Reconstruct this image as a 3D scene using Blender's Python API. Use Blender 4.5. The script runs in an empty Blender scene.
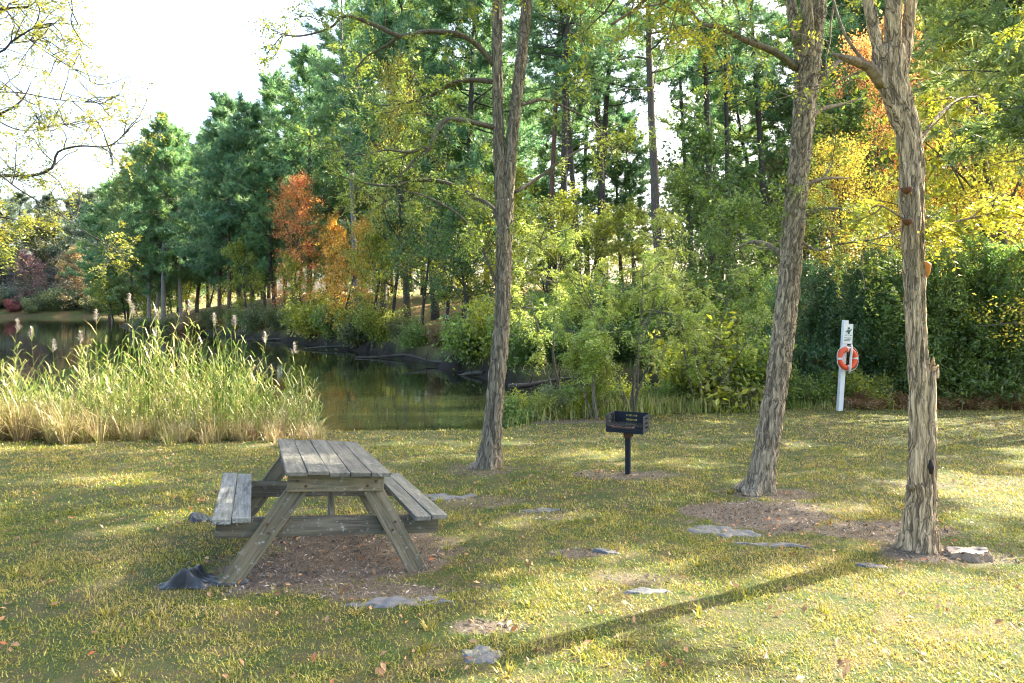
import bpy, bmesh, math, random
import numpy as np
from mathutils import Vector, Matrix
PI = math.pi
R = math.radians
scene = bpy.context.scene
COL = scene.collection
CAMZ = 1.6
HOR = 303.0
F = 690.0
ZW = -1.75          # water level
SUN_AZ = math.atan2(.857, .516)
SUN_EL = R(37)
SUN = Vector((math.sin(SUN_AZ) * math.cos(SUN_EL), math.cos(SUN_AZ) * math.cos(SUN_EL), math.sin(SUN_EL)))

# ------------------------------------------------------------------ helpers
def tag(o, label=None, cat=None, group=None, kind=None):
    if label: o['label'] = label
    if cat: o['category'] = cat
    if group: o['group'] = group
    if kind: o['kind'] = kind
    return o

def empty(name, loc=(0, 0, 0), rz=0.0):
    o = bpy.data.objects.new(name, None)
    o.empty_display_size = .2
    COL.objects.link(o)
    o.location = loc
    o.rotation_euler = (0, 0, rz)
    return o

class MB:
    """collects vertices and faces as arrays, builds one mesh object"""
    def __init__(s):
        s.V = []; s.n = 0; s.Q = []; s.T = []
    def add(s, V, Q=None, T=None):
        V = np.asarray(V, float).reshape(-1, 3)
        if Q is not None and len(Q): s.Q.append(np.asarray(Q, int).reshape(-1, 4) + s.n)
        if T is not None and len(T): s.T.append(np.asarray(T, int).reshape(-1, 3) + s.n)
        s.V.append(V); s.n += len(V)
    def mesh(s, name, smooth=False):
        me = bpy.data.meshes.new(name)
        V = np.concatenate(s.V) if s.V else np.zeros((0, 3))
        Q = np.concatenate(s.Q) if s.Q else np.zeros((0, 4), int)
        T = np.concatenate(s.T) if s.T else np.zeros((0, 3), int)
        me.vertices.add(len(V)); me.vertices.foreach_set('co', V.astype(np.float32).ravel())
        nl = Q.size + T.size
        me.loops.add(nl)
        me.loops.foreach_set('vertex_index', np.concatenate([Q.ravel(), T.ravel()]).astype(np.int32))
        me.polygons.add(len(Q) + len(T))
        st = np.concatenate([np.arange(len(Q)) * 4, Q.size + np.arange(len(T)) * 3]).astype(np.int32)
        me.polygons.foreach_set('loop_start', st)
        me.update(calc_edges=True)
        me.polygons.foreach_set('use_smooth', np.full(len(me.polygons), bool(smooth)))
        return me

def link(name, me, mat=None, parent=None, color=None):
    o = bpy.data.objects.new(name, me)
    if mat and not me.materials: me.materials.append(mat)
    COL.objects.link(o)
    if parent: o.parent = parent
    if color: o.color = (*color, 1)
    return o

def nrm(a):
    return a / np.maximum(np.linalg.norm(a, axis=-1, keepdims=True), 1e-9)

def tube(mb, pts, rad, seg=6, mod=None, cap=True):
    pts = np.asarray(pts, float); rad = np.asarray(rad, float)
    n = len(pts)
    tang = nrm(np.gradient(pts, axis=0))
    ref = np.array([1., 0, 0]) if abs(tang[0][0]) < .8 else np.array([0, 1., 0])
    U = np.zeros((n, 3)); W = np.zeros((n, 3))
    u = ref
    for i in range(n):
        u = u - tang[i] * np.dot(u, tang[i]); u = u / np.linalg.norm(u)
        U[i] = u; W[i] = np.cross(tang[i], u)
    th = np.arange(seg) * 2 * PI / seg
    rr = np.repeat(rad[:, None], seg, 1)
    if mod is not None:
        L = np.concatenate([[0], np.cumsum(np.linalg.norm(np.diff(pts, axis=0), axis=1))])
        rr = rr * mod(np.repeat(th[None], n, 0), np.repeat(L[:, None], seg, 1), rr)
    V = pts[:, None] + rr[..., None] * (np.cos(th)[None, :, None] * U[:, None] + np.sin(th)[None, :, None] * W[:, None])
    V = V.reshape(-1, 3)
    i, j = np.meshgrid(np.arange(n - 1), np.arange(seg), indexing='ij')
    a = i * seg + j; b = i * seg + (j + 1) % seg
    Q = np.stack([a, b, b + seg, a + seg], -1).reshape(-1, 4)
    T = None
    if cap:
        V = np.concatenate([V, pts[-1:], pts[:1]])
        k = np.arange(seg)
        T = np.concatenate([np.stack([(n - 1) * seg + k, (n - 1) * seg + (k + 1) % seg, np.full(seg, n * seg)], -1),
                            np.stack([(k + 1) % seg, k, np.full(seg, n * seg + 1)], -1)])
    mb.add(V, Q, T)

def crom(pts, rad, step):
    """Catmull-Rom resample of points + radii"""
    P = np.asarray([[*p, r] for p, r in zip(pts, rad)], float)
    P = np.concatenate([[2 * P[0] - P[1]], P, [2 * P[-1] - P[-2]]])
    out = []
    for i in range(1, len(P) - 2):
        p0, p1, p2, p3 = P[i - 1:i + 3]
        k = max(2, int(np.linalg.norm(p2[:3] - p1[:3]) / step))
        t = (np.arange(k) / k)[:, None]
        out.append(.5 * (2 * p1 + (p2 - p0) * t + (2 * p0 - 5 * p1 + 4 * p2 - p3) * t ** 2 + (3 * p1 - p0 - 3 * p2 + p3) * t ** 3))
    out.append(P[-2:-1])
    o = np.concatenate(out)
    return o[:, :3], np.maximum(o[:, 3], .002)

def walk(rng, p, d, L, n, wob=.25, grav=0.0):
    p = np.asarray(p, float); d = nrm(np.asarray(d, float))
    out = [p.copy()]
    for i in range(n):
        d = nrm(d + rng.normal(0, wob, 3) + np.array([0, 0, grav]))
        p = p + d * L / n
        out.append(p.copy())
    return np.array(out)

def frames(nv, rng):
    n = len(nv)
    r = rng.normal(0, 1, (n, 3))
    u = nrm(np.cross(nv, r)); v = np.cross(nv, u)
    return u, v

def leaf_quads(mb, P, size, rng, aspect=.5, up=.6, var=.5):
    n = len(P)
    if n == 0: return
    nv = nrm(rng.normal(0, 1, (n, 3)) + np.array([0, 0, up]))
    u, v = frames(nv, rng)
    s = (size * rng.uniform(1 - var, 1 + var, n))[:, None]
    c = nv * s * .18
    V = np.stack([P - u * s, P + v * s * aspect + c - u * s * .1, P + u * s, P - v * s * aspect + c - u * s * .1], 1).reshape(-1, 3)
    k = np.arange(n)[:, None] * 4
    mb.add(V, k + np.array([[0, 1, 2, 3]]))

def pinnate(mb, P, D, rng, length=.2, pairs=6, ls=.024, up=1.0, droop=.5):
    """feather-like compound leaves at P, rachis along D"""
    n = len(P)
    if n == 0: return
    D = nrm(D)
    L = length * rng.uniform(.7, 1.25, n)
    side = nrm(np.cross(D, nrm(rng.normal(0, .5, (n, 3)) + np.array([0, 0, up]))))
    t = (np.arange(pairs) + .7) / pairs
    for k in range(pairs):
        for sg in (-1, 1):
            c = P + D * (L * t[k])[:, None] + np.array([0, 0, -1.]) * (droop * L * t[k] ** 2)[:, None]
            a = nrm(side * sg + D * .45 + rng.normal(0, .22, (n, 3)) + np.array([0, 0, -.15]))
            w = nrm(np.cross(a, nrm(rng.normal(0, .45, (n, 3)) + np.array([0, 0, 1.]))))
            s = (ls * rng.uniform(.75, 1.25, n) * (1.05 - .35 * t[k]))[:, None]
            c0 = c; c1 = c + a * s * 2
            V = np.stack([c0, c + a * s + w * s * .5, c1, c + a * s - w * s * .5], 1).reshape(-1, 3)
            kk = np.arange(n)[:, None] * 4
            mb.add(V, kk + np.array([[0, 1, 2, 3]]))

def needles(mb, P, D, rng, k=14, length=.25, w=.014, spread=.9):
    n = len(P)
    if n == 0: return
    P = np.repeat(P, k, 0); D = np.repeat(nrm(D), k, 0)
    d = nrm(D * .7 + rng.normal(0, spread, (n * k, 3)) + np.array([0, 0, .25]))
    u, v = frames(d, rng)
    L = (length * rng.uniform(.7, 1.2, n * k))[:, None]
    P = P + D * rng.uniform(-.5, .25, (n * k, 1)) * length
    V = np.stack([P - u * w, P + u * w, P + d * L], 1).reshape(-1, 3)
    mb.add(V, None, np.arange(n * k)[:, None] * 3 + np.array([[0, 1, 2]]))

# ------------------------------------------------------------------ terrain
LAKE = np.array([(.3, 27.2), (-2, 32.5), (-8.7, 45.3), (-17.8, 57.8), (-37, 79.7), (-48, 89), (-57, 101), (-60, 125), (-72, 158),
                 (-92, 166), (-140, 164), (-230, 168), (-270, 100), (-140, 40), (-60, 18), (-30, 15.4), (-12, 15.2), (-3, 15.6), (-1.0, 16.0), (-.2, 18.2), (1.4, 21.4), (4, 23.0),
                 (8, 24.0), (10.5, 25.2), (8.4, 27.4), (3.5, 26.7)], float)

def lake_sd(x, y):
    x = np.asarray(x, float); y = np.asarray(y, float)
    d = np.full(x.shape, 1e9); ins = np.zeros(x.shape, bool)
    A = LAKE; B = np.roll(LAKE, -1, 0)
    for (ax, ay), (bx, by) in zip(A, B):
        ex, ey = bx - ax, by - ay
        t = np.clip(((x - ax) * ex + (y - ay) * ey) / (ex * ex + ey * ey), 0, 1)
        d = np.minimum(d, np.hypot(x - ax - t * ex, y - ay - t * ey))
        c = (ay > y) != (by > y)
        with np.errstate(divide='ignore', invalid='ignore'):
            ins ^= c & (x < ex * (y - ay) / (ey if ey else 1e-9) + ax)
    return np.where(ins, -d, d)

def ss(t):
    t = np.clip(t, 0, 1); return t * t * (3 - 2 * t)

def wn(x, y, s, seed=0):
    """cheap smooth pseudo noise in -1..1"""
    a = seed * 1.7
    return (np.sin(x * s * 1.3 + 2.1 * np.sin(y * s * .7 + a) + a) + np.sin(y * s * 1.1 + 1.7 * np.sin(x * s * .9 - a) + 2 * a) +
            np.sin((x + y) * s * .8 + 1.3 * np.sin((x - y) * s * 1.2 + a) + 3 * a)) / 3

def height(x, y):
    x = np.asarray(x, float); y = np.asarray(y, float)
    sd = lake_sd(x, y) + .35 * wn(x, y, .9, 1) * np.clip(y / 40, .3, 1)
    ly = np.maximum(-.075 * np.clip(y, 0, None), -1.56) + .012 * wn(x, y, 2.2, 2) + .02 * wn(x, y, .7, 3)
    ly = ly - .055 * np.exp(-((x + .55) ** 2 + (y - 5.5) ** 2) / .5)
    near = ZW + (ly - ZW) * ss(sd / 1.3)
    sdf = sd + (.22 * wn(x, y, 2.3, 6) + .15 * wn(x, y, 5.1, 9)) * ss(sd / .5)
    far = ZW + .8 * ss(sdf / .7) + 6.5 * (1 - np.exp(-np.maximum(sd - .7, 0) / 28)) + .12 * wn(x, y, .6, 4) * ss(sd / 3) + .3 * wn(x, y, .13, 5) * ss(sd / 10)
    w = ss((y - 23.5 - .0 * x) / 8)
    w = np.where(x > 9, ss((y - 24.5) / 9), w)
    out = near * (1 - w) + far * w
    return np.where(sd < 0, ZW - np.minimum(1.2, -sd * .4), out)

def gz(x, y):
    return float(height(np.array([x]), np.array([y]))[0])

def at(px, Y):
    return (px - 512) / F * Y

def P3(px, py, Y):
    return np.array([(px - 512) / F * Y, Y, CAMZ - (py - HOR) / F * Y])

# bare-earth patches: (x, y, rx, ry, strength)
BARE = [(-1.35, 5.5, .9, .85, .95), (-.95, 4.75, .7, .25, .75), (-1.75, 6.2, .7, .6, .7), (2.45, 6.85, .85, .7, .95), (3.3, 6.3, .7, .42, .8), (1.55, 9.2, .7, .4, .6),
        (.25, 6.9, .5, .25, .5), (.55, 5.55, .3, .16, .65), (.95, 4.9, .4, .18, .5), (-.1, 4.05, .28, .16, .75), (3.3, 5.55, .42, .25, .75), (-.35, 9.6, .6, .5, .5),
        (-.4, 7.6, .6, .3, .5), (5.6, 8.6, 1.4, .4, .4), (1.4, 16.6, 1.5, .6, .6), (2.95, 8.0, .6, .4, .75), (-2.1, 3.7, .25, .14, .3), (3.8, 5.4, .4, .25, .5)]

def bare(x, y):
    m = np.zeros(np.shape(x))
    for bx, by, rx, ry, s in BARE:
        q = np.sqrt(((x - bx) / rx) ** 2 + ((y - by) / ry) ** 2) + .30 * wn(x, y, 3.1, 7) + .20 * wn(x, y, 9, 8) + .12 * wn(x, y, 23, 9)
        m = np.maximum(m, s * ss((1.35 - q) / .75))
    return m
EXPOSURE = 2.65
# ------------------------------------------------------------------ materials
def new_mat(name):
    m = bpy.data.materials.new(name); m.use_nodes = True
    nt = m.node_tree; nt.nodes.clear()
    out = nt.nodes.new('ShaderNodeOutputMaterial')
    return m, nt, out

class NT:
    def __init__(s, nt): s.nt = nt
    def n(s, typ, ins=None, **kw):
        nd = s.nt.nodes.new('ShaderNode' + typ)
        for k, v in kw.items(): setattr(nd, k, v)
        for k, v in (ins or {}).items():
            if isinstance(v, bpy.types.NodeSocket): s.nt.links.new(v, nd.inputs[k])
            else: nd.inputs[k].default_value = v
        return nd
    def math(s, op, a, b=0.0, clamp=False):
        return s.n('Math', {0: a, 1: b}, operation=op, use_clamp=clamp).outputs[0]
    def mix(s, f, a, b, mode='MIX'):
        nd = s.nt.nodes.new('ShaderNodeMix'); nd.data_type = 'RGBA'; nd.blend_type = mode
        for i, v in ((0, f), (6, a), (7, b)):
            if isinstance(v, bpy.types.NodeSocket): s.nt.links.new(v, nd.inputs[i])
            else: nd.inputs[i].default_value = v if i == 0 else (*v[:3], 1)
        return nd.outputs[2]
    def ramp(s, f, stops, mode='LINEAR'):
        nd = s.nt.nodes.new('ShaderNodeValToRGB'); cr = nd.color_ramp; cr.interpolation = mode
        while len(cr.elements) < len(stops): cr.elements.new(.5)
        for e, (p, c) in zip(cr.elements, stops):
            e.position = p; e.color = (*c, 1) if len(c) == 3 else c
        s.nt.links.new(f, nd.inputs[0]); return nd.outputs[0]
    def noise(s, vec, scale, detail=3, rough=.55, dist=0.0):
        return s.n('TexNoise', {'Vector': vec, 'Scale': scale, 'Detail': detail, 'Roughness': rough, 'Distortion': dist}).outputs[0]
    def mapv(s, vec, scale=(1, 1, 1)):
        return s.n('Mapping', {'Vector': vec, 'Scale': scale}).outputs[0]
    def principled(s, out, col, rough=.8, bump=None, bstr=.3, bdist=.01, **kw):
        p = s.n('BsdfPrincipled', {'Base Color': col, 'Roughness': rough, **kw})
        if bump is not None:
            b = s.n('Bump', {'Height': bump, 'Strength': bstr, 'Distance': bdist})
            s.nt.links.new(b.outputs[0], p.inputs['Normal'])
        s.nt.links.new(p.outputs[0], out.inputs[0]); return p

def g3(v): return (v, v, v)

def leaf_mat(name, transl=.45, nscale=.7, gloss=.05, vr=(.62, 1.3)):
    """leaf colour = object colour mixed with the object's second colour, varied per leaf"""
    m, nt, out = new_mat(name); N = NT(nt)
    oi = N.n('ObjectInfo'); geo = N.n('NewGeometry'); tc = N.n('TexCoord')
    b = N.n('Attribute', attribute_type='OBJECT', attribute_name='color_b').outputs[0]
    nz = N.noise(tc.outputs['Object'], nscale, 2, .6)
    rnd = geo.outputs['Random Per Island']
    f = N.math('ADD', N.math('MULTIPLY', N.math('SUBTRACT', nz, .5), 2.6), N.math('MULTIPLY', rnd, .8))
    f = N.math('ADD', f, .1, True)
    c = N.mix(f, oi.outputs['Color'], b)
    wn_ = N.n('TexWhiteNoise', {'W': rnd}, noise_dimensions='1D')
    val = N.n('MapRange', {0: wn_.outputs[0], 3: vr[0], 4: vr[1]}).outputs[0]
    hue = N.n('MapRange', {0: rnd, 3: .485, 4: .515}).outputs[0]
    hs = N.n('HueSaturation', {'Hue': hue, 'Saturation': 1.0, 'Value': val, 'Color': c}).outputs[0]
    d = N.n('BsdfDiffuse', {'Color': hs}); t = N.n('BsdfTranslucent', {'Color': hs})
    g = N.n('BsdfGlossy', {'Color': (1, 1, 1, 1), 'Roughness': .45})
    a = N.n('MixShader', {0: transl, 1: d.outputs[0], 2: t.outputs[0]})
    q = N.n('MixShader', {0: gloss, 1: a.outputs[0], 2: g.outputs[0]})
    nt.links.new(q.outputs[0], out.inputs[0])
    return m

def bark_mat(name, stretch=.18, scale=14, dark=.55, bstr=.5, twist=.0, moss=.35, fs=.62):
    m, nt, out = new_mat(name); N = NT(nt)
    oi = N.n('ObjectInfo'); tc = N.n('TexCoord')
    v = N.mapv(tc.outputs['Object'], (1, 1, stretch))
    n1 = N.noise(v, scale, 5, .65, .6)
    n2 = N.noise(tc.outputs['Object'], 1.7, 2, .5)
    n3 = N.noise(v, scale * 3.2, 3, .6, .3)
    warp = N.n('VectorMath', {0: tc.outputs['Object'], 1: N.n('VectorMath', {0: N.n('TexNoise', {'Vector': tc.outputs['Object'], 'Scale': 3.0, 'Detail': 2}).outputs[1], 3: .16}, operation='SCALE').outputs[0]}).outputs[0]
    tw = N.n('VectorRotate', {0: warp, 'Angle': N.math('MULTIPLY', N.n('SeparateXYZ', {0: tc.outputs['Object']}).outputs[2], twist)}, rotation_type='Z_AXIS').outputs[0]
    v2 = N.mapv(tw, (1, 1, stretch * 1.4))
    r1 = N.math('ABSOLUTE', N.math('SUBTRACT', N.noise(v2, scale * fs, 3, .55, .35), .5))
    r2 = N.math('ABSOLUTE', N.math('SUBTRACT', N.noise(v2, scale * 1.3, 2, .5, .8), .5))
    fur = N.math('MAXIMUM', N.ramp(r1, [(.0, g3(1)), (.055, g3(0))]), N.math('MULTIPLY', N.ramp(r2, [(.0, g3(1)), (.05, g3(0))]), .4))
    c = N.n('HueSaturation', {'Value': N.n('MapRange', {0: n3, 1: .3, 2: .7, 3: .75, 4: 1.35}).outputs[0], 'Color': oi.outputs['Color']}).outputs[0]
    c = N.mix(N.math('MULTIPLY', N.ramp(n1, [(.35, g3(1)), (.62, g3(0))]), dark * .5), c, (.06, .045, .032))
    c = N.mix(N.math('MULTIPLY', fur, dark), c, (.022, .017, .012))  # shade inside the furrows is painted into the bark colour
    c = N.mix(N.ramp(n2, [(.5, g3(0)), (.75, g3(moss))]), c, (.12, .14, .075))
    N.principled(out, c, .9, N.math('SUBTRACT', N.math('ADD', n1, N.math('MULTIPLY', n3, .4)), N.math('MULTIPLY', fur, .9)), bstr, .03)
    return m

def wood_mat(name):
    """weathered board, grain along local Y; object colour is the wood"""
    m, nt, out = new_mat(name); N = NT(nt)
    oi = N.n('ObjectInfo'); tc = N.n('TexCoord'); geo = N.n('NewGeometry')
    off = N.n('VectorMath', {0: tc.outputs['Object'], 1: N.n('CombineXYZ', {0: N.math('MULTIPLY', geo.outputs['Random Per Island'], 7), 1: N.math('MULTIPLY', geo.outputs['Random Per Island'], 3), 2: N.math('MULTIPLY', oi.outputs['Random'], 9)}).outputs[0]}).outputs[0]
    v = N.mapv(off, (1, .06, 1))
    gr = N.noise(v, 55, 5, .7, .4)
    gr2 = N.noise(v, 16, 3, .6, 1.2)
    bl = N.noise(off, 5, 4, .65)
    li = N.noise(off, 22, 4, .7)
    c = N.mix(N.ramp(gr, [(.36, g3(.8)), (.6, g3(0))]), oi.outputs['Color'], (.035, .032, .028))
    c = N.mix(N.math('MULTIPLY', N.ramp(gr2, [(.5, g3(0)), (.72, g3(1))]), .4), c, (.30, .27, .19))
    c = N.mix(N.ramp(gr2, [(.30, g3(.85)), (.44, g3(0))]), c, (.03, .027, .02))
    c = N.mix(N.ramp(bl, [(.42, g3(0)), (.72, g3(.6))]), c, (.075, .082, .05))
    c = N.mix(N.ramp(li, [(.60, g3(0)), (.68, g3(.6))]), c, (.36, .38, .35))
    hs = N.n('HueSaturation', {'Value': N.n('MapRange', {0: geo.outputs['Random Per Island'], 3: .68, 4: 1.2}).outputs[0], 'Color': c}).outputs[0]
    N.principled(out, hs, .85, N.math('ADD', gr, N.math('MULTIPLY', gr2, .6)), .35, .006)
    return m

def plain_mat(name, col, rough=.6, metal=0.0, nscale=30, namp=.4, col2=None, bstr=.15, spec=.5):
    m, nt, out = new_mat(name); N = NT(nt)
    tc = N.n('TexCoord')
    n1 = N.noise(tc.outputs['Object'], nscale, 4, .65)
    c = N.mix(N.math('MULTIPLY', N.ramp(n1, [(.4, g3(0)), (.68, g3(1))]), namp), col, col2 or tuple(x * .5 for x in col))
    N.principled(out, c, rough, n1, bstr, .01, **{'Metallic': metal, 'Specular IOR Level': spec})
    return m

def ground_mat():
    m, nt, out = new_mat('ground'); N = NT(nt)
    tc = N.n('TexCoord'); P = tc.outputs['Object']
    at_ = lambda n: N.n('Attribute', attribute_name=n).outputs['Fac']
    b, fo, mu = at_('bare'), at_('forest'), at_('mud')
    n_big = N.noise(P, .55, 4, .6); n_mid = N.noise(P, 4.5, 4, .65); n_f = N.noise(P, 38, 4, .7); n_ff = N.noise(P, 130, 3, .7)
    thatch = N.mix(n_f, (.03, .032, .012), (.12, .10, .045))
    thatch = N.mix(N.ramp(n_big, [(.4, g3(0)), (.65, g3(.6))]), thatch, (.16, .13, .065))
    green = N.mix(n_f, (.022, .04, .01), (.07, .095, .025))
    lawn = N.mix(N.ramp(n_mid, [(.42, g3(1)), (.62, g3(0))]), thatch, green)
    soil = N.mix(n_f, (.045, .036, .026), (.20, .16, .115))
    soil = N.mix(N.ramp(n_ff, [(.52, g3(0)), (.66, g3(.8))]), soil, (.30, .25, .20))
    soil = N.mix(N.ramp(n_mid, [(.45, g3(0)), (.7, g3(.6))]), soil, (.085, .062, .042))
    bm = N.ramp(N.math('ADD', b, N.math('MULTIPLY', N.math('SUBTRACT', n_f, .5), .9)), [(.3, g3(0)), (.62, g3(1))])
    c = N.mix(bm, lawn, soil)
    litter = N.mix(N.noise(P, 9, 5, .75), (.06, .045, .02), (.34, .21, .09))
    litter = N.mix(N.ramp(N.noise(P, .35, 3, .6), [(.42, g3(0)), (.6, g3(.85))]), litter, (.09, .13, .03))
    c = N.mix(fo, c, litter)
    mud = N.mix(n_mid, (.010, .008, .006), (.035, .028, .02))
    c = N.mix(mu, c, mud)
    N.principled(out, c, .95, N.math('ADD', n_f, N.math('MULTIPLY', n_ff, .6)), .8, .03, **{'Specular IOR Level': .2})
    return m

def water_mat():
    m, nt, out = new_mat('water'); N = NT(nt)
    tc = N.n('TexCoord'); P = tc.outputs['Object']
    n1 = N.noise(N.mapv(P, (.5, 1, 1)), 1.1, 3, .55); n2 = N.noise(N.mapv(P, (.6, 1, 1)), 5.0, 2, .5)
    film = N.noise(N.mapv(P, (.1, .5, 1)), .8, 4, .6)
    c = N.mix(N.ramp(film, [(.5, g3(0)), (.7, g3(.6))]), (.012, .016, .008), (.05, .055, .018))
    p = N.principled(out, c, .02, N.math('ADD', n1, N.math('MULTIPLY', n2, .2)), .022, .25)
    p.inputs['IOR'].default_value = 1.33
    return m

def blade_mat(name, cols, transl=.4, nscale=.6, gloss=.04):
    """grass-like: colour picked per blade from a ramp, shifted by patches"""
    m, nt, out = new_mat(name); N = NT(nt)
    geo = N.n('NewGeometry'); tc = N.n('TexCoord')
    nz = N.noise(tc.outputs['Object'], nscale, 4, .65)
    nz2 = N.noise(tc.outputs['Object'], nscale * 6, 3, .6)
    f = N.math('ADD', N.math('MULTIPLY', geo.outputs['Random Per Island'], .55), N.math('ADD', N.math('MULTIPLY', N.math('SUBTRACT', nz, .31), 1.5), N.math('MULTIPLY', N.math('SUBTRACT', nz2, .47), 1.1)), True)
    c = N.ramp(f, cols)
    wn_ = N.n('TexWhiteNoise', {'W': geo.outputs['Random Per Island']}, noise_dimensions='1D')
    val = N.n('MapRange', {0: wn_.outputs[0], 3: .65, 4: 1.3}).outputs[0]
    hs = N.n('HueSaturation', {'Value': val, 'Color': c}).outputs[0]
    d = N.n('BsdfDiffuse', {'Color': hs}); t = N.n('BsdfTranslucent', {'Color': hs}); g = N.n('BsdfGlossy', {'Roughness': .4})
    a = N.n('MixShader', {0: transl, 1: d.outputs[0], 2: t.outputs[0]})
    q = N.n('MixShader', {0: gloss, 1: a.outputs[0], 2: g.outputs[0]})
    nt.links.new(q.outputs[0], out.inputs[0])
    return m

M = {}
M['leaf'] = leaf_mat('leaf_foliage', .62, vr=(.65, 1.6))
M['needle'] = leaf_mat('pine_needles', .5, .5, .06, (.7, 1.7))
M['locust'] = leaf_mat('locust_leaves', .5, .6, .05, (.7, 1.3))
M['bark'] = bark_mat('tree_bark')
M['locust_bark'] = bark_mat('furrowed_bark', .035, 30, .72, 1.0, .9, .2, .5)
M['wood'] = wood_mat('weathered_wood')
M['ground'] = ground_mat()
M['water'] = water_mat()
M['grass'] = blade_mat('lawn_grass', [(.0, (.06, .115, .018)), (.32, (.15, .19, .025)), (.55, (.31, .29, .03)), (.8, (.43, .34, .07)), (1., (.47, .35, .13))])
M['reed'] = blade_mat('reed_blades', [(.0, (.09, .18, .03)), (.42, (.20, .30, .05)), (.66, (.37, .39, .10)), (.88, (.54, .46, .2)), (1., (.6, .52, .3))], .4, .8)
M['plume'] = blade_mat('reed_plumes', [(.0, (.30, .26, .22)), (.6, (.48, .43, .37)), (1., (.6, .55, .5))], .4, 1)
M['drygrass'] = blade_mat('dry_grass', [(.0, (.17, .24, .04)), (.3, (.31, .30, .08)), (.6, (.44, .35, .16)), (.85, (.52, .43, .23)), (1., (.30, .17, .08))], .35, .9)
M['fallen'] = blade_mat('fallen_leaves', [(.0, (.10, .05, .025)), (.4, (.24, .12, .05)), (.7, (.42, .26, .13)), (1., (.40, .12, .03))], .2, 3)
M['chips'] = blade_mat('wood_chips', [(.0, (.04, .03, .022)), (.4, (.12, .092, .066)), (.75, (.23, .18, .13)), (1., (.42, .36, .29))], .0, 3)
M['steel'] = plain_mat('painted_steel', (.007, .013, .021), .55, .0, 40, .5, (.02, .02, .022), spec=.25)
M['rust'] = plain_mat('rusty_steel', (.09, .04, .02), .8, .0, 60, .6, (.03, .02, .016))
M['white_paint'] = plain_mat('white_paint', (.72, .74, .74), .55, 0, 12, .35, (.50, .53, .50))
M['sign_white'] = plain_mat('sign_face', (.75, .77, .76), .4, 0, 8, .15)
M['sign_green'] = plain_mat('sign_ink', (.03, .09, .05), .5, 0, 20, .2)
M['ring_orange'] = plain_mat('ring_orange', (.75, .085, .02), .5, 0, 10, .3, (.55, .08, .03))
M['ring_white'] = plain_mat('ring_band', (.7, .68, .62), .6, 0, 15, .3)
M['sheet'] = plain_mat('landscape_fabric', (.075, .088, .10), .8, 0, 16, .9, (.17, .15, .13), .6)
M['blacksheet'] = plain_mat('black_plastic', (.012, .015, .019), .38, 0, 14, .5, (.045, .05, .055), .5)
M['fungus'] = plain_mat('bracket_fungus', (.12, .045, .018), .8, 0, 40, .6, (.06, .03, .02), .5)
M['fungus_orange'] = plain_mat('orange_fungus', (.55, .2, .03), .7, 0, 30, .5, (.35, .1, .02), .4)
M['heart'] = plain_mat('cut_wood', (.34, .28, .22), .85, 0, 25, .6, (.2, .15, .11), .5)
M['stump_side'] = plain_mat('stump_side', (.30, .22, .15), .9, 0, 30, .7, (.10, .07, .05), .8)
M['hollow'] = plain_mat('hollow_wood', (.02, .013, .009), .95, 0, 25, .4)
# ------------------------------------------------------------------ plant archetypes (trunk mesh, crown mesh), built once, copies share the mesh
GA = 2.39996

def decid(name, seed, H, cb, rad, nl=22, sub=6, per=14, ls=.07, spread=.28, tr=.13, lean=(0, 0), aspect=.55):
    rng = np.random.default_rng(seed)
    tb, cbm = MB(), MB()
    d = np.array([lean[0], lean[1], 1.])
    tp = walk(rng, (0, 0, -.3), d, H * .95, 12, .07, .03)
    tr_ = np.linspace(1, .12, len(tp)) ** .9 * tr
    tr_[0] *= 1.5
    tpp, trr = crom(tp, tr_, .5)
    tube(tb, tpp, trr, 8)
    A = []
    for i in range(nl):
        t = (i + .5 + rng.uniform(-.4, .4)) / nl
        f = (cb + (1 - cb) * t) * .97
        k = min(int(f * (len(tpp) - 1)), len(tpp) - 2)
        p0 = tpp[k]
        az = i * GA + rng.normal(0, .4)
        prof = max(.25, 1 - ((t - .35) / .78) ** 2)
        L = rad * prof * rng.uniform(.65, 1.2)
        el = .25 + .75 * t + rng.normal(0, .15)
        dv = np.array([math.cos(az) * math.cos(el), math.sin(az) * math.cos(el), math.sin(el)])
        lb = walk(rng, p0, dv, L, 6, .17, .02)
        r0 = max(.012, trr[k] * .45)
        tube(tb, lb, np.linspace(r0, .008, 7), 5, cap=False)
        for j in range(sub):
            q = rng.uniform(.25, 1.0)
            s = lb[min(int(q * 6), 6)]
            sd = nrm(dv * .6 + rng.normal(0, .6, 3) + np.array([0, 0, .1]))
            sl = L * rng.uniform(.2, .45) + .25
            sb = walk(rng, s, sd, sl, 4, .2, -.02)
            tube(tb, sb, np.linspace(.012, .004, 5), 3, cap=False)
            A += list(sb[1:])
    A = np.array(A)
    P = np.repeat(A, per, 0) + rng.normal(0, spread, (len(A) * per, 3)) * np.array([1, 1, .6])
    leaf_quads(cbm, P, ls, rng, aspect)
    return tb.mesh(name + '_trunk', True), cbm.mesh(name + '_crown')

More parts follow.
